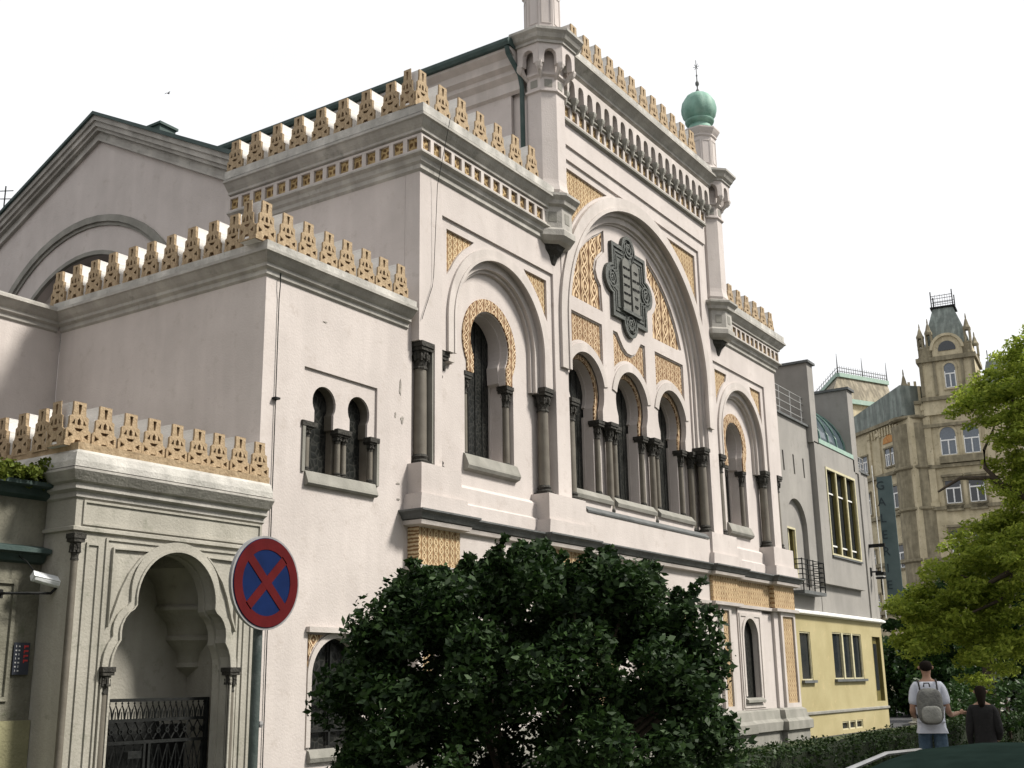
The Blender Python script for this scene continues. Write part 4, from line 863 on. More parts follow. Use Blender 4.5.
# large window, olive reveals, cream mullions
lw_ = Q('window', MB().plate([(37.5,5.64),(40.67,5.64),(40.67,8.62),(37.5,8.62)],YB-.03,YB+.02,[[(37.58,5.72),(40.59,5.72),(40.59,8.54),(37.58,8.54)]]).box(38.5,38.60,YB-.02,YB+.12,5.72,8.54).box(39.55,39.65,YB-.02,YB+.12,5.72,8.54), YFR)
Q('glass', MB().box(37.55,40.62,YB+.13,YB+.15,5.7,8.56), PANE, lw_)
ol_ = MB()
for x in (38.50,39.55): ol_.box(x-.06,x-.002,YB+.0,YB+.12,5.72,8.54)
ol_.box(40.52,40.585,YB+.03,YB+.12,5.72,8.54).box(37.585,37.64,YB+.03,YB+.12,5.72,8.54)
Q('side_panels', ol_, OLIVE, lw_)
for q_ in ((37.65,38.43),(38.61,39.48),(39.66,40.5)):
    for z_ in (7.75,5.98): Q('transom', MB().box(q_[0],q_[1],YB+.09,YB+.125,z_,z_+.05), WHITEF, lw_)
Q('sill', MB().box(37.5,40.67,YB-.06,YB+.1,5.6,5.66), SLATE, lw_)
# niche with french window and balcony
dw = Q('door_window', MB().plate([(34.16,4.5),(34.99,4.5),(34.99,6.31),(34.16,6.31)],YR+.11,YR+.17,[[(34.22,4.5),(34.93,4.5),(34.93,6.25),(34.22,6.25)]]).box(34.55,34.62,YR+.2,YR+.26,4.5,6.25), YFR)
Q('glass', MB().box(34.2,34.95,YR+.28,YR+.3,4.5,6.27), PANE, dw); Q('side_panels', MB().box(34.84,34.95,YR+.16,YR+.28,4.5,6.27), OLIVE, dw)
bl = Q('balcony', MB().box(34.0,36.0,YR-.38,YR,4.22,4.32), SLATE)
rl = MB()
for z in (4.5,4.65,4.8,4.95,5.1,5.25): rl.tube([(34.0,YR,z),(34.0,YR-.36,z),(35.98,YR-.36,z),(35.98,YR,z)],.016,5)
for x in (34.0,34.5,35.0,35.5,35.98): rl.tube([(x,YR-.36,4.3),(x,YR-.36,5.28)],.02,5)
Q('balcony_railing', rl, IRON, bl)
Q('corner_strip', MB().box(41.75,42.0,YR-.05,YR,3.75,9.1), MOD)
Q('string_course', MB().sweep([(33.05,YR-.02),(XE,YR-.02),(XE,20)], [(0,3.62),(.05,3.63),(.12,3.66),(.12,3.72),(0,3.78)]), WHITEF)
yh = [[(34.36,1.68),(35.3,1.68),(35.3,3.12),(34.36,3.12)],[(37.4,1.70),(40.45,1.70),(40.45,3.18),(37.4,3.18)],[(41.7,.93),(42.7,.93),(42.7,3.14),(41.7,3.14)],[(37.7,.12),(39.85,.12),(39.85,.38),(37.7,.38)]]
Q('yellow_wall', MB().plate([(33.05,.0),(XE,.0),(XE,3.64),(33.05,3.64)],12.3,12.55,yh).box(33.05,XE,12.8,20,0,3.64), MODY)
Q('stone_band', MB().sweep([(33.1,12.3),(XE,12.3),(XE,20)], [(0,.66),(.05,.68),(.05,.74),(0,.76)]), PT)
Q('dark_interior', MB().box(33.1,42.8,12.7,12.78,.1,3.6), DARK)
for h in yh[:2]+yh[3:]:
    x0,x1,z0,z1 = h[0][0],h[1][0],h[0][1],h[2][1]
    f_ = MB().plate([(x0,z0),(x1,z0),(x1,z1),(x0,z1)],12.32,12.37,[[(x0+.04,z0+.04),(x1-.04,z0+.04),(x1-.04,z1-.04),(x0+.04,z1-.04)]])
    if x1-x0 > 2:
        for k in (1,2): xx = x0+(x1-x0)*k/3; f_.box(xx-.07,xx+.07,12.30,12.38,z0,z1)
    wq = Q('window', f_, YFR); Q('glass', MB().box(x0,x1,12.385,12.40,z0,z1), PANE, wq)
    if z0 > 1: Q('sill', MB().box(x0-.1,x1+.1,12.2,12.34,z0-.08,z0), SLATE, wq)
dr = Q('door', MB().box(41.74,42.66,12.42,12.47,.93,3.1).box(41.7,41.76,12.3,12.5,.93,3.14).box(42.64,42.7,12.3,12.5,.93,3.14), OLIVE)
Q('glass', MB().box(41.9,42.5,12.40,12.415,1.3,2.9), PANE, dr)

for i, (x, z) in enumerate(((42.2,5.05),(42.4,5.9))): pass
LN = thing('wall_lantern', 'small black and white box lantern fixed near the right end of the grey facade', 'lantern', (42.3,12.2,4.9))
part('bracket', MB().box(42.25,42.32,11.9,12.28,5.42,5.47).box(42.2,42.36,12.25,12.29,5.3,5.6), IRON, LN)
part('lamp_box', MB().box(42.14,42.42,11.78,12.08,5.30,5.42).box(42.14,42.42,11.78,12.08,5.18,5.24).lathe(42.28,11.93,[(.02,4.6),(.03,4.9),(.02,5.2)],6), IRON, LN)
part('diffuser', MB().box(42.17,42.39,11.81,12.05,5.24,5.30), WHITEF, LN)
LB = thing('banner_bracket', 'black horizontal bracket arm with thin vertical rod on the grey facade corner', 'bracket', (42.4,12.2,6.3))
part('arm', MB().box(42.3,42.42,11.7,12.28,6.33,6.45), IRON, LB)
part('rod', MB().tube([(42.7,12.0,3.8),(42.7,12.0,9.4)],.018,6), WHITEF, LB)
# banner, perpendicular to the facade
BN = thing('banner', 'tall teal vertical banner lettered GALERIE hanging beside the grey building', 'banner', (43.6,11.6,4.4))
TEAL = surf('banner_teal',(.07,.105,.11),(.11,.15,.155),1.2,.7,.1)
BX = 43.6
b0, b1 = 11.55, 12.12
part('cloth', MB().plate([(b0,4.4),(b1,4.4),(b1,9.1),(b0,9.1)],BX,BX+.03,(),'x'), TEAL, BN)
FB = Matrix(((0,0,-1,BX-.004),(-1,0,0,(b0+b1)/2+.12),(0,1,0,0),(0,0,0,1)))
text_part('letter', [(ch, .46, (-.05, 8.75-i*.62)) for i, ch in enumerate('GALERIE')], flat('letter_dark',(.02,.035,.045),.6), BN, FB)

# ------------------------------------------------------------------ far corner building (sandstone, tower with patina roof)
K = 1.3; CB = Vector((77.6,19.5))*K
CBO = thing('corner_building', 'ornate sandstone corner building with a tapering green tower roof and small pinnacles', 'building', (CB.x,CB.y,0))
U1 = Vector((.677,.736)); U2 = Vector((.105,-.995))
N1 = Vector((-U1.y,U1.x)); N1 = N1 if N1.dot(-CB) > 0 else -N1
N2 = Vector((-U2.y,U2.x)); N2 = N2 if N2.dot(-CB) > 0 else -N2
def fac(mb, U, N, s0, s1, z0, z1, d0, d1, m=0):
    """box on a facade: s along it, d outwards (measured units scaled by K)"""
    z = lambda q: max(0, EYE+(q-EYE)*K)
    vs = [(CB.x+(U.x*s+N.x*d)*K, CB.y+(U.y*s+N.y*d)*K, z(zz)) for zz in (z0,z1) for d in (d0,d1) for s in (s0,s1)]
    return mb.add(vs,[(0,2,3,1),(4,5,7,6),(0,1,5,4),(2,6,7,3),(0,4,6,2),(1,3,7,5)],m)
def fprism(mb, U, N, pts, d0, d1, m=0):
    z = lambda q: EYE+(q-EYE)*K
    q = MB().plate(pts, 0, 1)
    return mb.add([(CB.x+(U.x*s+N.x*(d0 if y<.5 else d1))*K, CB.y+(U.y*s+N.y*(d0 if y<.5 else d1))*K, z(zz)) for s,y,zz in q.v], q.f, m)
T = lambda name, mb, mat, par=CBO: part(name, mb, mat, par)
w_ = MB(); fac(w_,U1,N1,-.8,14,-2,18.6,-8,0); T('wall_left_front', w_, SAND)
w_ = MB(); fac(w_,U2,N2,.9,26,-2,19.6,-8,0); T('wall_right_front', w_, SAND)
cc = MB(); mp = CB+(U1*.2+U2*.6)*K
cc.lathe(mp.x+1.0*K*.9, mp.y+.0, [(1.45*K,0),(1.45*K,EYE+(18.2-EYE)*K)], 20); T('rounded_corner', cc, SANDD)
lg = MB()
for zz in (18.7,15.2,12.4,9.2,6.0): fac(lg,U1,N1,.3,14,zz-.12,zz+.12,0,.22)
for zz in (19.6,17.9,15.15,12.4,9.0,5.8): fac(lg,U2,N2,.9,26,zz-.12,zz+.1,0,.2)
for zz in (18.6,15.2,12.45,9.1,5.9):
    z = EYE+(zz-EYE)*K; lg.lathe(mp.x+1.17, mp.y, [(1.5*K,z-.16),(1.62*K,z-.05),(1.62*K,z+.1),(1.5*K,z+.16)],20)
T('ledges', lg, SANDD)
rs2 = MB()
for i in range(40): fac(rs2,U2,N2,1.2,26,.6+i*.22,.6+i*.22+.04,.0,.012) if not .0 else None
T('rustication', rs2, SANDD)
for s0 in (1.35,5.1,10.0,15.0,20.0):
    ps = MB(); fac(ps,U2,N2,s0,s0+.45,12.5,19.5,0,.14); fac(ps,U2,N2,s0-.06,s0+.51,19.0,19.3,0,.2); fac(ps,U2,N2,s0-.06,s0+.51,12.5,12.8,0,.2); T('pilaster', ps, SAND)
for s0 in (.55,2.8,4.0,6.4,7.6):
    ps = MB(); fac(ps,U1,N1,s0,s0+.3,12.6,18.4,0,.12); fac(ps,U1,N1,s0-.05,s0+.35,18.0,18.25,0,.17); T('pilaster', ps, SAND)
for ss in (2.3,3.75,7.2,8.7,12.2,13.7):
    for zz in (14.25,10.95):
        kb = MB(); fac(kb,U2,N2,ss-.2,ss+1.15,zz+.15,zz+.3,0,.28); fac(kb,U2,N2,ss-.1,ss+1.05,zz,zz+.15,0,.15); T('window_hood', kb, SANDD)
        kb = MB(); fac(kb,U2,N2,ss-.05,ss+1.0,zz-2.1,zz-1.75,0,.2); T('window_apron', kb, SANDD)
def fwin(U, N, s0, s1, z0, z1, arched=False, pane=PANE, o=0.):
    zz = EYE
    s = MB(); fac(s,U,N,s0-.12,s1+.12,z0-.12,z0,o,o+.12); fac(s,U,N,s0-.12,s0,z0,z1,o,o+.07); fac(s,U,N,s1,s1+.12,z0,z1,o,o+.07)
    if arched:
        sc_ = (s0+s1)/2; fprism(s,U,N,arc(sc_,z1-.1,(s1-s0)/2+.14,0,180,10)+arc(sc_,z1-.1,(s1-s0)/2,180,0,10),o,o+.08)
    else: fac(s,U,N,s0-.15,s1+.15,z1,z1+.12,o,o+.12)
    wq = T('window', s, SANDD if not arched else SAND)
    pn = MB()
    if arched: fprism(pn,U,N,[(s0,z0),(s1,z0)]+arc((s0+s1)/2,z1-.1,(s1-s0)/2,0,180,10),o+.02,o+.03)
    else: fac(pn,U,N,s0,s1,z0,z1,o+.02,o+.03)
    part('pane', pn, pane, wq)
    f2 = MB(); sm = (s0+s1)/2; fac(f2,U,N,sm-.04,sm+.04,z0,z0+(z1-z0)*.66,o+.03,o+.06); fac(f2,U,N,s0,s1,z0+(z1-z0)*.64,z0+(z1-z0)*.70,o+.03,o+.062); fac(f2,U,N,s0,s0+.06,z0,z1-.3,o+.03,o+.06); fac(f2,U,N,s1-.06,s1,z0,z1-.3,o+.03,o+.06)
    fac(f2,U,N,s0,s1,z0,z0+.06,o+.03,o+.06)
    part('frame', f2, WHITEF, wq)
    return wq
for ss in (2.3,3.75,7.2,8.7,12.2,13.7,17,18.5):
    fwin(U2,N2,ss,ss+.98,15.85,17.35,True,CURT); fwin(U2,N2,ss,ss+.95,12.65,14.15,False,PANE); fwin(U2,N2,ss,ss+.95,9.35,10.85,False,PANE)
    if ss > 5: fwin(U2,N2,ss,ss+.95,6.1,7.6)
for ss in (1.0,4.6,8.2):
    fwin(U1,N1,ss+.05,ss+.62,15.75,16.95,False,CURT); fwin(U1,N1,ss+.72,ss+1.3,15.75,16.95,False,CURT)
    for z_ in (12.9-.1,9.7-.9,6.4-.6): fwin(U1,N1,ss+.1,ss+1.3,z_,z_+1.5)
rt_ = MB()
for s0 in (2.15,): fac(rt_,U2,N2,s0,4.9,15.3,15.75,.02,.35)
T('balcony', rt_, SANDD)
bal = MB()
for i in range(34): fac(bal,U2,N2,5.2+i*.6,5.35+i*.6,19.7,20.2,-.2,0)
fac(bal,U2,N2,5,26,20.2,20.32,-.25,.05)
for i in range(9): fac(bal,U1,N1,.9+i*.34,1.05+i*.34,17.9,18.5,.02,.12)
T('balustrade', bal, SAND)
pn = MB(); fprism(pn,U1,N1,[(1.0,17.35),(2.5,17.35),(2.4,17.7),(1.75,17.95),(1.1,17.7)],.02,.05); T('painted_panel', pn, surf('fresco',(.35,.14,.05),(.5,.28,.1),4,.9,.2))
# roofs
rf = MB(); fprism(rf,U1,N1,[(-.3,18.8),(14,18.8),(14,19.0),(-.3,20.9)],-4,.1); T('roof_left', rf, PATG)
rf = MB(); z = lambda q: EYE+(q-EYE)*K
a = [(s,d,zz) for s,d,zz in ((5.2,0,19.8),(26,0,19.8),(26,-5,19.8),(5.2,-5,19.8),(5.6,-1.0,22.1),(25.6,-1.0,22.1),(25.6,-4,22.1),(5.6,-4,22.1))]
rf.add([(CB.x+(U2.x*s+N2.x*d)*K, CB.y+(U2.y*s+N2.y*d)*K, z(zz)) for s,d,zz in a],[(0,1,5,4),(1,2,6,5),(2,3,7,6),(3,0,4,7),(4,5,6,7)]); T('mansard_roof', rf, PATG)
cr = MB()
for i in range(30): s0 = 5.7+i*.5; fac(cr,U2,N2,s0,s0+.05,22.1,22.5+(.35 if i%5==0 else 0),-1.05,-1.0)
fac(cr,U2,N2,5.6,20,22.28,22.33,-1.05,-1.0); T('roof_crest', cr, IRON)
# tower
tw_ = MB(); fac(tw_,U2,N2,1.5,5.0,18.6,22.4,-3.5,.25); T('tower', tw_, SAND)
tp = MB()
for s0 in (1.5,2.35,4.1,4.8): fac(tp,U2,N2,s0,s0+.2,19.9,22.2,.25,.35)
fac(tp,U2,N2,1.35,5.15,22.2,22.5,-3.6,.5); fac(tp,U2,N2,1.4,5.1,19.55,19.8,-3.6,.42); fac(tp,U2,N2,1.6,4.9,22.5,23.3,.0,.3)
T('tower_cornice', tp, SANDD)
tw2 = MB(); fac(tw2,U2,N2,1.6,4.9,22.4,23.25,-3.4,.2); T('tower_attic', tw2, SAND)
fwin(U2,N2,3.05,3.75,20.3,21.75,True,CURT,.25)
dm = MB(); fprism(dm,U2,N2,[(2.45,22.5),(4.35,22.5)]+arc(3.4,22.95,.95,0,180,14),-1.2,.42)
fprism(dm,U2,N2,arc(3.4,22.95,1.08,0,180,14)+arc(3.4,22.95,.9,180,0,14),.42,.55); q_ = T('dormer', dm, SAND)
lt = MB(); fprism(lt,U2,N2,arc(3.4,22.95,.55,0,180,10)+[(2.85,22.85),(3.95,22.85)],.43,.47); part('lunette', lt, PANE, q_)
rf = MB(); a = [(1.95,0,23.2),(4.85,0,23.2),(4.85,-3,23.2),(1.95,-3,23.2),(2.15,-.3,24.4),(4.55,-.3,24.4),(4.55,-2.8,24.4),(2.15,-2.8,24.4),(2.65,-.8,26.2),(3.95,-.8,26.2),(3.95,-2.2,26.2),(2.65,-2.2,26.2)]
rf.add([(CB.x+(U2.x*s+N2.x*d)*K, CB.y+(U2.y*s+N2.y*d)*K, z(zz)) for s,d,zz in a],[(0,1,5,4),(1,2,6,5),(2,3,7,6),(3,0,4,7),(4,5,9,8),(5,6,10,9),(6,7,11,10),(7,4,8,11),(8,9,10,11)])
T('tower_roof', rf, PATG)
cr = MB(); fac(cr,U2,N2,2.5,4.1,26.2,26.32,-2.3,-.7)
for s0 in (2.6,3.98):
    for d0 in (-.8,-2.2): fac(cr,U2,N2,s0-.03,s0+.04,26.3,27.45,d0-.05,d0)
for zz in (26.6,26.9,27.1): fac(cr,U2,N2,2.6,3.98,zz,zz+.03,-.84,-.81); fac(cr,U2,N2,2.6,3.98,zz,zz+.03,-2.24,-2.21)
for i in range(8): fac(cr,U2,N2,2.7+i*.16,2.72+i*.16,26.3,27.1+.1*(i%2),-.84,-.82)
T('tower_crest', cr, IRON)
def pinn(s, d, z0, h, U=U2, N=N2):
    x, y = CB.x+(U.x*s+N.x*d)*K, CB.y+(U.y*s+N.y*d)*K; zb = z(z0); r = .22*K; m_ = MB()
    for sx in (-1,1):
        for sy in (-1,1): m_.box(x+sx*r*.7-.06,x+sx*r*.7+.06,y+sy*r*.7-.06,y+sy*r*.7+.06,zb+h*.3,zb+h*.62)
    m_.lathe(x,y,[(r*1.2,zb),(r*1.25,zb+h*.08),(r,zb+h*.12),(r,zb+h*.27),(r*1.2,zb+h*.3),(r*1.1,zb+h*.32)],6)
    m_.lathe(x,y,[(r*1.2,zb+h*.6),(r*1.25,zb+h*.65),(r*.8,zb+h*.72),(r*.55,zb+h*.8),(r*.2,zb+h*.88),(r*.25,zb+h*.91),(.03,zb+h)],6)
    T('pinnacle', m_, SANDD)
for s, d, h in ((1.75,.1,2.6*K),(2.3,.1,2.9*K),(4.75,.1,2.9*K),(1.6,-1.2,2.3*K),(4.9,-3,2.4*K)): pinn(s, d, 22.4, h)
pinn(.35, -.3, 18.7, 3.4*K); pinn(6.6,-.1,19.8,2.0*K)
g2 = MB(); fac(g2,U2,N2,.0,1.3,18.6,20.9,-3,-.6); fac(g2,U2,N2,.1,.25,20.9,21.3,-1,-.8); fac(g2,U2,N2,.5,.65,20.9,21.3,-1,-.8); fac(g2,U2,N2,.9,1.05,20.9,21.3,-1,-.8); T('gable_block', g2, SAND)
sf = MB()
for i in range(8): fac(sf,U2,N2,1.5+i*3,3.9+i*3,.2,3.6,.02,.05)
T('shop_windows', sf, PANE)
sf = MB(); fac(sf,U2,N2,1,26,4.0,4.5,.02,.5); T('shop_fascia', sf, SANDD)

# mansard-roofed building further left
def far(px, py, d): return ray_pt(px, py, d)
RB = thing('mansard_building', 'far pale building whose tan mansard roof and iron cresting show above the grey facade', 'building', tuple(far(850,680,128).xy)+(0,))
A = far(838,376,128); B = far(887,381,134); Lf = far(795,398,150); 
def dn(p, q, h): return Vector((p.x+q.x, p.y+q.y, p.z-h))
cz = 3.2; outA = far(831,397,126); outB = far(894,402,133); outL = far(786,418,149)
bk = Vector((14,3,0))
zt, zm = A.z, outA.z
rb = MB().add([(A.x,A.y,zt),(B.x,B.y,zt),(Lf.x,Lf.y,zt),(B.x+bk.x,B.y+bk.y,zt),(outA.x,outA.y,zm),(outB.x,outB.y,zm),(outL.x,outL.y,zm),(outB.x+bk.x,outB.y+bk.y,zm)],[(0,1,5,4),(0,4,6,2),(1,3,7,5),(0,2,3,1)])
part('mansard_roof', rb, ROOFT, RB)
rb = MB()
for (p, q) in ((A,B),(A,Lf)):
    for zz0, zz1, o in ((zt-.1,zt+.35,.25),(zm-.5,zm,.35)):
        a_, b_ = (p, q) if zz0 > zt-1 else ((outA,outB) if q is B else (outA,outL))
        d_ = (b_.xy-a_.xy).normalized(); nn = Vector((d_.y,-d_.x)); nn = nn if nn.dot(a_.xy) < 0 else -nn
        vs = [(c.x+nn.x*o_,c.y+nn.y*o_,zz) for zz in (zz0,zz1) for o_ in (-.3,o) for c in (a_,b_)]
        rb.add(vs,[(0,2,3,1),(4,5,7,6),(0,1,5,4),(2,6,7,3),(0,4,6,2),(1,3,7,5)])
part('roof_cornice', rb, surf('copper_pale',(.25,.36,.30),(.36,.46,.40),3,.7,.2), RB)
rb = MB().add([(outA.x,outA.y,0),(outB.x,outB.y,0),(outL.x,outL.y,0),(outB.x+bk.x,outB.y+bk.y,0),(outA.x,outA.y,zm),(outB.x,outB.y,zm),(outL.x,outL.y,zm),(outB.x+bk.x,outB.y+bk.y,zm)],[(0,1,5,4),(0,4,6,2),(1,3,7,5),(4,6,7,5)])
part('wall', rb, SAND, RB)
cr = MB()
for (p, q, nq) in ((A,B,22),(A,Lf,20)):
    for i in range(nq+1):
        c = p.lerp(q, i/nq); h = 2.3 if i % 11 == 0 else .95; cr.tube([(c.x,c.y,zt+.3),(c.x,c.y,zt+.3+h)],[.09 if h>1 else .04,.02],4)
    for hh in (.6,1.0): cr.tube([(p.x,p.y,zt+hh),(q.x,q.y,zt+hh)],.04,4)
part('roof_crest', cr, SLATE, RB)

# low slate-roofed wing between them is part of the corner building; street behind the trees
BG = thing('street_house', 'shaded brown house at the end of the street behind the trees', 'building', (75,6,0))
part('wall', MB().box(112,124,-40,8,0,22), SAND, BG)

# ------------------------------------------------------------------ steps and railing at the far end of the yellow wall
ST = MB()
for i in range(6): ST.box(44.0+i*.42,47.5,9.3,11.9,.15*i,.15*(i+1)).box(44.0+i*.42-.03,47.5,9.27,11.93,.15*(i+1)-.03,.15*(i+1)+.002)
solo('stone_steps', ST, surf('step_stone',(.28,.27,.24),(.38,.37,.33),3,.85,.4), 'short flight of pale stone steps past the yellow wall', 'steps')
RL = thing('stair_railing', 'dark metal handrail with posts beside the stone steps', 'railing', (45,9.2,0))
part('posts', MB().tube([(44.0,9.2,0),(44.0,9.2,1.0)],.03,6).tube([(46.2,9.2,0),(46.2,9.2,1.8)],.03,6), IRON, RL)
part('handrail', MB().tube([(43.9,9.2,1.0),(46.3,9.2,1.85)],.03,6).tube([(43.9,9.2,.6),(46.3,9.2,1.4)],.015,6), IRON, RL)

# ------------------------------------------------------------------ bush
BU = thing('bush', 'large dense dark green lilac bush in front of the synagogue', 'bush', (10.1,6.5,0))
bc = Vector((10.1,6.5)); ex = Vector((.536,-.844)); ey = Vector((.844,.536))
tw = [-2.1,-1.85,-1.65,-1.4,-1.2,-.8,-.15,.1,.4,.8,1.2,1.6,1.9,2.1]; tz = [1.5,1.95,2.35,2.62,2.88,2.92,3.12,3.16,2.98,3.02,2.86,2.66,2.1,1.1]
cs, rs = [], []
while len(cs) < 360:
    w = rng.uniform(-1.95,1.92); top = np.interp(w,tw,tz)-.22; dd = rng.uniform(-1,1); dmax = 1.45*math.sqrt(max(0,1-(w/2.2)**2))+.15
    zz = .15+(top-.15)*rng.random()**.75
    sh = math.sqrt(max(0.02,1-((zz-.4)/(top+.35))**2)) if zz > .4 else 1
    d = dd*dmax*sh
    if abs(dd) < .5 and zz < top-.5 and rng.random() < .5: continue
    p = bc+ex*w+ey*d; cs.append((p.x,p.y,zz)); rs.append(rng.uniform(.15,.31))
for k in range(70):      # stray sprigs at the outline
    w = rng.uniform(-1.6,1.6); p = bc+ex*w+ey*rng.uniform(-.8,.8); z0_ = np.interp(w,tw,tz)-.26+rng.uniform(-.08,.05); lean = rng.uniform(-.06,.06)+w*.02
    for q_ in range(int(rng.integers(2,5))): cs.append((p.x+ex.x*lean*q_,p.y+ex.y*lean*q_,z0_+q_*.085)); rs.append(.11-.018*q_)
DL = leafmat('bush_leaf', (.006,.018,.005), (.032,.066,.015), .22, .6)
me = leaves(cs, [q_ for q_ in rs], 185, .042, .9, 11, .58, .2); me.materials.append(DL); part('foliage', me, DL, BU)
BARK = surf('bark',(.05,.04,.03),(.10,.08,.06),6,.95,.8,fine=14)
st = MB()
for k in range(11):
    a = rng.uniform(0,6.28); r0 = rng.uniform(.05,.25); r1 = rng.uniform(.5,1.7); w = rng.uniform(-1.8,1.8)
    x0,y0 = 10.1+r0*math.cos(a),6.5+r0*math.sin(a); p = bc+ex*w+ey*rng.uniform(-.7,.7)
    st.tube([(x0,y0,0),((x0*.6+p.x*.4),(y0*.6+p.y*.4),1.0),(p.x,p.y,np.interp(w,tw,tz)-.6)],[.05,.035,.015],6)
part('stems', st, BARK, BU)

# hedge
HL = leafmat('hedge_leaf', (.010,.026,.006), (.035,.065,.014), .2, .5)
N = 2600; hx = rng.uniform(8.5,34,N); hy = rng.uniform(5.62,6.42,N); hz = rng.uniform(.1,.80,N)
keep = (np.abs(hy-6.02) > .26)|(hz > .58); cs = np.stack([hx,hy,hz],1)[keep]
me = leaves(cs, [.13]*len(cs), 34, .028, .8, 5, .6); me.materials.append(HL)
HG = thing('hedge', 'long low clipped green hedge running along the garden below the facade', 'hedge', (20,6,0))
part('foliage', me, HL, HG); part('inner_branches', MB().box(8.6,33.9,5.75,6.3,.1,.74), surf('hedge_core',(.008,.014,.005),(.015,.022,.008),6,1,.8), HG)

# ------------------------------------------------------------------ trees at the right
def tree(name, label, base, lobes, trunkpts, mat, per, size, seed, branches=()):
    t = thing(name, label, 'tree', base)
    cs, rs = [], []; g = np.random.default_rng(seed)
    for c, r in lobes:
        k = max(8, int((34 if r < 2 else 22)*r*r))
        for _ in range(k):
            d = g.normal(size=3); d /= np.linalg.norm(d); q = np.array(c)+d*r*(g.random()**.5)*np.array([1,1,.8]); cs.append(q); rs.append(g.uniform(.16,.36))
    me = leaves(cs, rs, per, size, .55, seed, .5, .15); me.materials.append(mat); part('crown', me, mat, t)
    tk = MB()
    for pts_, rr in trunkpts: tk.tube(pts_, rr, 8)
    part('trunk', tk, BARK, t, True)
    return t
TB = ray_pt(1085,690,25)
def tl_(px, py, d=0): return tuple(ray_pt(px,py,25+d))
lob = [(1020,360,.6,.4),(1012,485,.6,.2),(1005,535,.7,.4),(970,590,.7,.2),(1024,410,.7,.2),(1005,400,.7,.6),(1025,440,.6,.3),(1024,500,.7,.9),(995,550,.8,1.2),(965,560,.6,.9),(935,600,.6,.6),(940,622,.8,1),(900,600,.3,.3),(985,610,.9,1),(1012,382,.75,0),(985,392,.5,.5),(1002,430,.65,-.5),(968,408,.35,0),(1022,420,.6,1),(1018,470,.6,0),(1004,520,.65,.5),(978,548,.55,-.3),(950,578,.75,0),(1002,585,.95,.6),(918,615,.62,0),(962,632,.95,.3),
       (1010,640,1.0,0),(930,645,.5,-.4),(1060,400,1.3,0),(1080,520,1.6,0),(1070,620,1.4,0),(1120,460,1.6,1),(1045,350,.7,0),(905,640,.35,0),(985,672,.5,.8),(1020,560,.7,-.8)]
LG = leafmat('tree_leaf', (.13,.19,.018), (.37,.44,.07), .5, .6)
lobes = [(tl_(px,py,d), r) for px,py,r,d in lob]+[((24,-1.5,9.5),2.6),((21.5,-4,9),2.8),((25,-5.5,11),3.),((19.8,-2.4,7.9),2.2)]
tp_ = [([ (TB.x,TB.y,0), (TB.x,TB.y+.1,2.2), tl_(1075,540), tl_(1060,440), tl_(1055,360)], [.28,.22,.17,.1,.05]),
       ([tl_(1075,560),tl_(1030,500),tl_(990,478),tl_(960,478),tl_(938,492)], [.12,.07,.055,.04,.02]),
       ([tl_(1000,482),tl_(985,468),tl_(984,450),tl_(995,425)], [.05,.04,.03,.015]),
       ([tl_(1075,600),tl_(1020,560),tl_(1000,600),tl_(955,620)], [.10,.05,.035,.02]),
       ([tl_(1010,572),tl_(985,585),tl_(960,575)], [.06,.04,.02]),([tl_(1060,480),tl_(1030,440),tl_(1012,400)], [.09,.06,.03])]
tree('street_tree', 'light green leafy street tree leaning in from the right edge', (TB.x,TB.y,0), lobes, tp_, LG, 110, .052, 21)
# darker trees and shrubs further down the street
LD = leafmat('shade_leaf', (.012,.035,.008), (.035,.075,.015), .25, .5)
T2 = ray_pt(990,690,52)
lobes = [(tuple(ray_pt(px,py,52)), r) for px,py,r in ((925,612,1.3),(960,600,1.6),(1000,585,1.9),(1040,600,2),(935,640,1.0),(910,648,.9),(900,625,.7),(975,640,1.3),(1015,645,1.5),(1060,640,1.6))]
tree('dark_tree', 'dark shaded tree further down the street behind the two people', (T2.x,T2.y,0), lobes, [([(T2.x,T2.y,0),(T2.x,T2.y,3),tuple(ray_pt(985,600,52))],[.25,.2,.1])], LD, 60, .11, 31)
def shrub(px, d, w, h, label, seed):
    b = ray_pt(px,690,d); sh = thing('shrub', label, 'shrub', (b.x,b.y,0)); g = np.random.default_rng(seed)
    cs = [(b.x+g.normal()*w*.25, b.y+g.uniform(-1,1)*w*.5, g.uniform(.15,h)) for _ in range(70 if h < 2 else 260)]
    me = leaves(cs, [.28 if h < 2 else .5]*len(cs), 60, .06 if h < 2 else .13, .8, seed, .6); me.materials.append(LD); part('foliage', me, LD, sh)
    part('stems', MB().tube([(b.x,b.y,0),(b.x,b.y,h*.7)],.04,6).tube([(b.x,b.y,0),(b.x+.2,b.y+.3,h*.7)],.03,6), BARK, sh)
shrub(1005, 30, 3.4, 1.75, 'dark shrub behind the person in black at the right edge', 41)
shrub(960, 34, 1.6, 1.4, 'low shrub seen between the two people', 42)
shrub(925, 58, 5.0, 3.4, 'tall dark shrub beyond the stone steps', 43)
shrub(1012, 60, 7.0, 3.6, 'dark shrub mass far behind at the right edge', 44)

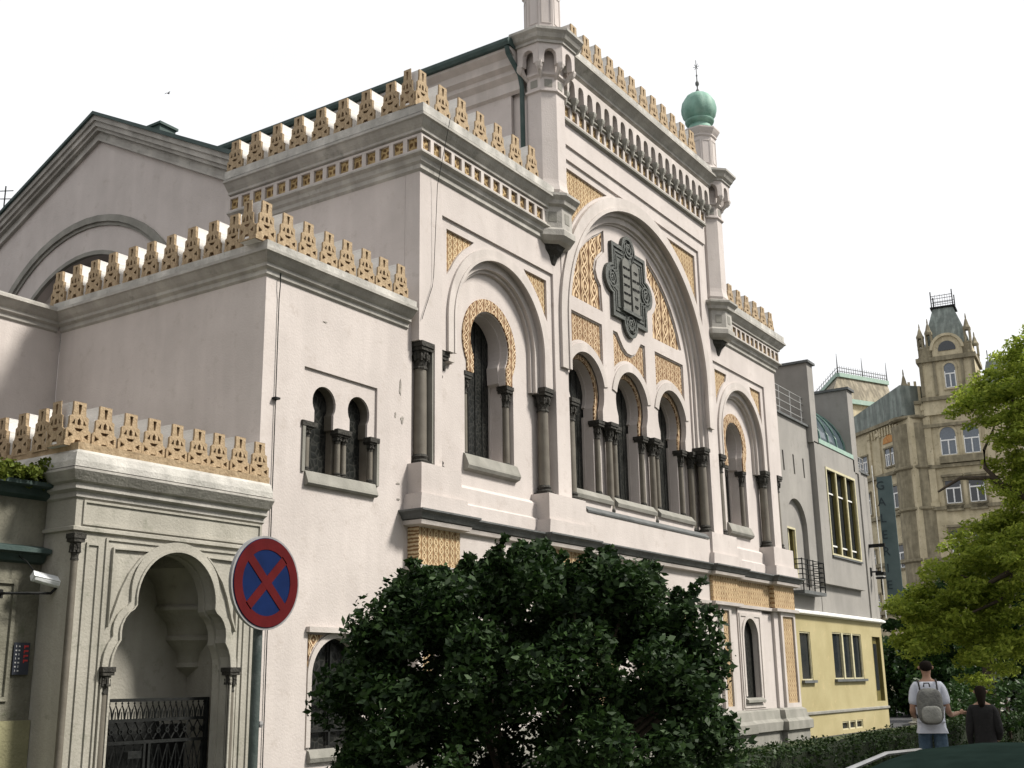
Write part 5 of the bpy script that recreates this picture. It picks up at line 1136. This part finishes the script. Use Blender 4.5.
# ------------------------------------------------------------------ people
def skin(name, verts, edges, radii, sub=2):
    me = bpy.data.meshes.new(name); me.from_pydata([tuple(v) for v in verts], edges, []); ob = bpy.data.objects.new(name, me); C.objects.link(ob)
    m1 = ob.modifiers.new('s','SKIN'); me.skin_vertices[0].data[0].use_root = True
    for i, r in enumerate(radii):
        me.skin_vertices[0].data[i].radius = r if isinstance(r, tuple) else (r, r)
    m2 = ob.modifiers.new('u','SUBSURF'); m2.levels = sub; m2.render_levels = sub
    bpy.context.view_layer.update(); dg = bpy.context.evaluated_depsgraph_get()
    out = bpy.data.meshes.new_from_object(ob.evaluated_get(dg)); bpy.data.objects.remove(ob)
    return [v.co.copy() for v in out.vertices], [tuple(p.vertices) for p in out.polygons]
def chain(mb, M4, pts, radii, sub=2, edges=None, m=0):
    v, f = skin('c', pts, edges or [(i,i+1) for i in range(len(pts)-1)], radii, sub); mb.add([M4 @ p for p in v], f, m)
def hand(mb, M4, w, d, side):
    """palm and five curled fingers from wrist w along direction d"""
    w = Vector(w); d = Vector(d).normalized(); s = d.cross(Vector((0,0,1))).normalized() if abs(d.z) < .9 else Vector((0,1,0)); nrm = s.cross(d)
    chain(mb, M4, [w, w+d*.045, w+d*.085], [(.018,.026),(.016,.038),(.014,.038)], 1)
    for i, L_ in enumerate((.065,.075,.07,.055)):
        b = w+d*.07+s*(-.03+.02*i); chain(mb, M4, [b, b+d*L_*.5-nrm*.008, b+d*L_*.8-nrm*.03, b+d*L_*.85-nrm*.055], [.009,.0085,.008,.007], 1)
    b = w+d*.025+s*(-.03)*side; chain(mb, M4, [b, b+d*.03-s*.025*side, b+d*.06-s*.035*side-nrm*.02], [.011,.01,.008], 1)
SKIN_ = flat('skin',(.30,.17,.11),.6)
def person(loc, rotz, H, label, shirt, trousers, hairc, long_hair, arm_fwd):
    t = thing('person', label, 'person', loc); k = H/1.8; t.rotation_euler = (0,0,rotz)
    M4 = Matrix.Scale(k,4)
    sw = .17 if not long_hair else .155
    V = [(0,0,.95),(0,0,1.1),(0,0,1.3),(0,0,1.43),(.01,0,1.51),(.02,0,1.58),(.03,0,1.66),(.03,0,1.74),
         (0,sw*.8,1.42),(0,sw,1.38),(-.02,sw+.05,1.10),None,None,
         (0,-sw*.8,1.42),(0,-sw,1.38),(-.02,-sw-.05,1.10),None,None,
         (0,.09,.90),(.03,.10,.50),(-.02,.11,.10),(.10,.12,.035),
         (0,-.09,.90),(-.03,-.10,.50),(-.10,-.11,.12),(.02,-.12,.04)]
    if arm_fwd:
        V[11], V[12] = (.14,sw+.02,1.04),(.24,sw-.06,1.06); V[16], V[17] = (.14,-sw-.10,1.05),(.26,-sw-.22,1.08)
    else:
        V[11], V[12] = (.05,sw+.05,.90),(.07,sw+.05,.86); V[16], V[17] = (.12,-sw-.02,.98),(.22,-sw+.06,1.0)
    Ed = [(0,1),(1,2),(2,3),(3,4),(4,5),(5,6),(6,7),(3,8),(8,9),(9,10),(10,11),(11,12),(3,13),(13,14),(14,15),(15,16),(16,17),(0,18),(18,19),(19,20),(20,21),(0,22),(22,23),(23,24),(24,25)]
    Rr = [(.08,.10),(.08,.10),(.11,.15),(.09,.13),(.05,.05),(.055,.055),(.085,.075),(.055,.055),(.06,.06),(.052,.052),(.042,.042),(.034,.034),(.025,.028),(.06,.06),(.052,.052),(.042,.042),(.034,.034),(.025,.028),
          (.085,.085),(.06,.06),(.042,.042),(.035,.045),(.085,.085),(.06,.06),(.042,.042),(.035,.045)]
    body = MB(); v, f = skin('b', V, Ed, Rr, 2); body.add([M4 @ p for p in v], f)
    hand(body, M4, V[12], Vector(V[12])-Vector(V[11]), 1); hand(body, M4, V[17], Vector(V[17])-Vector(V[16]), -1)
    hx = .115
    body.lathe(0,0,[(.0,0),(.0,.001)],3)
    # nose, ears, mouth on the far (front) side of the head
    chain(body, M4, [(.105,0,1.675),(.125,0,1.65),(.115,0,1.635)], [.010,.014,.011], 1)
    for s_ in (1,-1): chain(body, M4, [(.02,s_*.078,1.68),(.015,s_*.09,1.66),(.02,s_*.08,1.635)], [.012,.016,.010], 1)
    chain(body, M4, [(.10,-.022,1.605),(.108,0,1.603),(.10,.022,1.605)], [.007,.009,.007], 1)
    def lp(name, mb, mat, smooth=True):
        o = bpy.data.objects.new(name, mb.mesh(name, mat, smooth)); C.objects.link(o); o.parent = t; return o
    lp('body', body, SKIN_)
    ey_ = MB()
    for s_ in (1,-1): chain(ey_, M4, [(.098,s_*.032,1.675),(.104,s_*.032,1.675)], [.010,.010], 1)
    lp('eyes', ey_, flat('eye',(.5,.5,.5),.2))
    sh = MB(); SV = [(0,0,1.0 if not long_hair else .72),(0,0,1.1),(0,0,1.3),(0,0,1.43),(0,0,1.475),V[8],V[9]]; SR = [(.145,.185),(.12,.16),(.135,.18),(.10,.16),(.062,.068),(.075,.075),(.075,.075)]
    elb = lambda a,b,q: tuple(Vector(a).lerp(Vector(b),q))
    SV += [elb(V[9],V[10],.75), V[13], V[14], elb(V[14],V[15],.75)]; SR += [(.068,.068),(.075,.075),(.075,.075),(.068,.068)]
    SE = [(0,1),(1,2),(2,3),(3,4),(3,5),(5,6),(6,7),(3,8),(8,9),(9,10)]
    SV.append((0,0,SV[0][2]-.02)); SR.append((.13,.17)); SE.append((0,len(SV)-1))
    if long_hair:
        SV += [V[10],V[11],V[15],V[16]]; SR += [(.056,.056),(.045,.045),(.056,.056),(.045,.045)]; SE += [(7,12),(12,13),(10,14),(14,15)]
    v, f = skin('s', SV, SE, SR, 2); sh.add([M4 @ p for p in v], f); lp('shirt' if not long_hair else 'coat', sh, shirt)
    tr = MB(); v, f = skin('t', [(0,0,1.05),(0,0,.92),V[18],V[19],V[20],V[22],V[23],V[24]], [(0,1),(1,2),(2,3),(3,4),(1,5),(5,6),(6,7)], [(.13,.16),(.13,.17),(.11,.11),(.08,.08),(.065,.065),(.11,.11),(.08,.08),(.065,.065)], 2)
    tr.add([M4 @ p for p in v], f); lp('trousers', tr, trousers)
    so = MB()
    for a in (20,24):
        b = Vector(V[a]); chain(so, M4, [(b.x-.04,b.y,.05),(b.x+.06,b.y,.045),(b.x+.16,b.y+.01,.035)], [(.05,.045),(.045,.045),(.035,.04)], 2)
    lp('shoes', so, flat('shoe',(.03,.03,.03),.5))
    ha = MB(); hv = [(.0,0,1.60),(-.005,0,1.68),(.02,0,1.745)]; hr = [(.06,.07),(.095,.088),(.075,.07)]
    if long_hair: hv = [(-.05,0,1.42),(-.045,0,1.55)]+hv[1:]; hr = [(.04,.09),(.065,.095)]+hr[1:]
    chain(ha, M4, hv, hr, 2); lp('hair', ha, hairc)
    return t
pA = ray_pt(928,690,17); pB = ray_pt(980,690,15.8)
view = math.atan2(pA.y, pA.x)
person((pA.x,pA.y,.12), view+.1, 1.86, 'man in a white t-shirt and jeans walking away with one forearm raised', surf('white_cotton',(.50,.52,.58),(.60,.62,.68),6,.9,.3,fine=12), surf('denim',(.04,.07,.11),(.07,.11,.15),8,.9,.4), flat('hair_dark',(.012,.009,.007),.95,0,.1), False, True)
person((pB.x,pB.y,.12), view-.05, 1.52, 'person in black clothes with dark hair seen from behind at the right', surf('black_cloth',(.008,.008,.008),(.014,.013,.013),6,.9,.3), surf('black_trousers',(.008,.008,.01),(.015,.015,.016),6,.9,.3), flat('hair_brown',(.010,.007,.005),.95,0,.1), True, False)
# backpack
BK = thing('backpack', 'grey backpack with dark straps worn by the man in white', 'backpack', (pA.x,pA.y,1.0)); 
d3 = Vector((math.cos(view+.1),math.sin(view+.1),0)); e3 = Vector((-d3.y,d3.x,0))
MBk = Matrix(((d3.x,e3.x,0,pA.x),(d3.y,e3.y,0,pA.y),(0,0,1,.20),(0,0,0,1)))
bkm = surf('canvas_grey',(.10,.10,.095),(.19,.19,.17),9,.9,.5)
def soft_box(c, h, n_=14, p=3.2):
    """rounded pack shape around c with half sizes h"""
    vs = []; fs = []; sg = lambda v: math.copysign(abs(v)**(2/p), v)
    for j in range(n_+1):
        th = -math.pi/2+math.pi*j/n_
        for i in range(n_*2):
            ph = math.pi*i/n_; vs.append(MBk @ Vector((c[0]+h[0]*sg(math.cos(th))*sg(math.cos(ph)), c[1]+h[1]*sg(math.cos(th))*sg(math.sin(ph)), c[2]+h[2]*sg(math.sin(th)))))
    w_ = n_*2
    return MB().add(vs, [(j*w_+i,j*w_+(i+1)%w_,(j+1)*w_+(i+1)%w_,(j+1)*w_+i) for j in range(n_) for i in range(w_)])
part('main_bag', soft_box((-.25,.02,1.13), (.13,.165,.235)), bkm, BK, True)
part('front_pocket', soft_box((-.37,.02,1.03), (.055,.125,.11)), surf('canvas_light',(.2,.2,.18),(.3,.3,.27),9,.9,.5), BK, True)
b = MB()
for s_ in (.12,-.10): chain(b, MBk, [(-.17,s_,1.33),(-.10,s_*1.05,1.45),(.04,s_*1.1,1.47),(.15,s_*1.15,1.34),(.10,s_*1.3,1.1),(-.1,s_*1.5,.98)], [(.012,.022)]*6, 1)
part('straps', b, flat('strap_black',(.015,.015,.015),.7), BK, True)
b = MB(); b.tube([MBk @ Vector(p) for p in ((-.17,.03-.04,1.38),(-.17,.03-.03,1.43),(-.17,.03+.03,1.43),(-.17,.03+.04,1.38))],.010,6); part('handle', b, flat('strap_black2',(.015,.015,.015),.7), BK)

# ------------------------------------------------------------------ parked car, only its roof in view
def car():
    c = thing('car', 'parked dark green car whose roof shows at the bottom right corner', 'car', (6.3,1.08,0)); X0 = 4.3
    paint = flat('car_green',(.013,.022,.019),.5,.0,.0); gl = flat('car_glass',(.01,.012,.014),.06,0,.8); chrome = flat('chrome',(.45,.45,.45),.3,1)
    YC, HW = 1.08, .84
    # stations along the length: x, z of shoulder and roof, half widths
    prof = [(0,.45,.85,.70),(.1,.35,.98,.80),(.9,.30,1.02,.84),(2.2,.28,.98,.85),(3.2,.30,.92,.84),(4.0,.34,.80,.78),(4.2,.42,.66,.66)]
    m_ = MB(); vs = []; n_ = 10
    for x,z0,z1,hw in prof:
        sec = [(-hw*.92,z0),(-hw,z0+.12),(-hw,z1-.22),(-hw*.96,z1-.06),(-hw*.84,z1),(hw*.84,z1),(hw*.96,z1-.06),(hw,z1-.22),(hw,z0+.12),(hw*.92,z0)]
        vs += [(X0+x,YC+y,z) for y,z in sec]
    f = [(j*n_+i,j*n_+(i+1)%n_,(j+1)*n_+(i+1)%n_,(j+1)*n_+i) for j in range(len(prof)-1) for i in range(n_)]+[tuple(range(n_)),tuple(range((len(prof)-1)*n_,len(prof)*n_))]
    m_.add(vs,f); part('body', m_, paint, c, True)
    rs_ = [(.35,1.0,.80,1.02),(.55,1.27,.66,1.33),(.9,1.36,.60,1.425),(1.5,1.395,.60,1.455),(2.1,1.38,.60,1.43),(2.5,1.31,.60,1.36),(3.2,.96,.72,.96)]
    m_ = MB(); vs = []
    for x,zr,hw,_ in rs_:
        cr_ = .03
        for u in np.linspace(-1,1,9): vs.append((X0+x,YC+u*hw,zr-(abs(u)**4)*.07))
        vs += [(X0+x,YC+HW*.93,.93),(X0+x,YC-HW*.93,.93)]
    f = [(j*11+i,j*11+(i+1)%11,(j+1)*11+(i+1)%11,(j+1)*11+i) for j in range(len(rs_)-1) for i in range(11) if i != 9]
    m_.add(vs,f,0); m_.m = [0 if (q%10 < 8 and 1 <= q//10 <= 4) else 1 for q in range(len(f))]
    part('roof_and_windows', m_, [paint, gl], c, True)
    for s_ in (1,-1):
        part('roof_trim', MB().tube([(X0+x,YC+s_*(hw+.012),zr-.045) for x,zr,hw,_ in rs_[1:]],.011,6), chrome, c, True)
    for xx in (.75,3.35):
        for s_ in (1,-1):
            tyre = MB(); N_=20; y0 = YC+s_*.72; pr = [(.30,-.09),(.32,-.06),(.32,.06),(.30,.09),(.2,.09),(.2,-.09)]
            vs = [(X0+xx+r_*math.cos(2*math.pi*i/N_), y0+d_, .32+r_*math.sin(2*math.pi*i/N_)) for r_,d_ in pr for i in range(N_)]
            tyre.add(vs,[(j*N_+i,j*N_+(i+1)%N_,((j+1)%6)*N_+(i+1)%N_,((j+1)%6)*N_+i) for j in range(6) for i in range(N_)])
            w_ = part('wheel', tyre, flat('rubber',(.015,.015,.015),.8), c)
            part('rim', MB().plate(arc(X0+xx,.32,.2,0,360,16)[:-1],y0-.05,y0+.05), rim, w_)
    for s_ in (1,-1): part('tail_light', MB().box(X0-.02,X0+.06,YC+s_*.5-.12,YC+s_*.5+.12,.7,.85), flat('lamp_red',(.3,.01,.01),.2), c)
    for s_ in (1,-1): part('headlight', MB().box(X0+4.1,X0+4.2,YC+s_*.45-.13,YC+s_*.45+.13,.55,.66), flat('lamp_clear',(.7,.7,.7),.1), c)
car()

# ------------------------------------------------------------------ unseen houses, added beside and behind the viewpoint to block sky light
HW_ = surf('house_render', (.30,.27,.22), (.38,.345,.29), .8, .9, .3, .08); HR = surf('house_roof', (.10,.05,.04), (.16,.08,.06), 2, .9, .5)
_f = MB().plate([(-.65,0),(.65,0),(.65,2),(-.65,2)], -.06, .06, [[(-.55,.1),(.55,.1),(.55,1.9),(-.55,1.9)]]).box(-.04,.04,-.04,.04,.1,1.9).box(-.55,.55,-.035,.035,1.25,1.32).mesh('window', WHITEF)
_g = MB().box(-.56,.56,-.01,.01,.08,1.92).mesh('pane', PANE)
def house(name, label, x0, x1, y0, y1, h, side):
    t = thing(name, label, 'building', ((x0+x1)/2,(y0+y1)/2,0)); floors = int(h//3.8)
    part('wall', MB().box(x0,x1,y0,y1,0,h), HW_, t)
    part('cornice', MB().sweep([(x0,y0),(x0,y1),(x1,y1),(x1,y0)][::-1], [(0,h-.6),(.1,h-.5),(.15,h-.2),(.4,h-.1),(.4,h),(0,h+.05)], close=True), PT, t)
    xm = (x0+x1)/2
    part('roof', MB().plate([(x0-.4,h),(x1+.4,h),(xm,h+3.2)], y0-.3, y1+.3) if side == 'x' else MB().plate([(y0-.4,h),(y1+.4,h),((y0+y1)/2,h+3.2)], x0-.3, x1+.3, (), 'x'), HR, t)
    L_ = (y1-y0) if side == 'x' else (x1-x0); nw = int(L_//3)
    for f_ in range(floors):
        for k in range(nw):
            c = (k+.5)*L_/nw; loc = (x1+.02, y0+c, 1.1+f_*3.8) if side == 'x' else (x0+c, y1+.02, 1.1+f_*3.8)
            o = inst('window', _f, t, loc, R(90) if side == 'x' else R(180)); q = bpy.data.objects.new('pane', _g); C.objects.link(q); q.parent = o
house('added_side_house', 'plain unseen house with a red roof, added on the far left to cut sky light on the left walls', -26, -9, 9, 34, 15.5, 'x')
house('added_opposite_house', 'plain unseen house with a red roof, added across the street to cut low sky light on the facade', -22, 12, -26, -11, 15.5, 'y')

# ------------------------------------------------------------------ small things
an = ray_pt(3,215,34)
AN = MB().tube([(an.x,an.y,12.3),(an.x,an.y,an.z+.9)],.02,5).tube([(an.x-.2,an.y+.3,an.z+.5),(an.x+.2,an.y-.3,an.z+.5)],.015,4).tube([(an.x-.12,an.y+.2,an.z+.75),(an.x+.12,an.y-.2,an.z+.75)],.015,4)
solo('antenna', AN, IRON, 'thin television antenna on the roof behind the left gable slope', 'antenna')
bd = Vector((37.4,46.9,33.5)); bm_ = MB()
bm_.tube([bd+Vector((-.1,0,0)),bd,bd+Vector((.09,-.03,.01))],[.012,.035,.01],6)
for s_ in (1,-1): bm_.add([bd+Vector(q_)*.5 for q_ in ((.08,0,.02),(-.08,0,.02),(-.12,s_*.3,.10),(.02,s_*.28,.12),(-.1,s_*.5,.02))],[(0,1,2,3),(3,2,4)])
solo('bird', bm_, flat('bird_dark',(.03,.03,.03)), 'tiny dark bird flying in the sky above the left gable', 'bird')
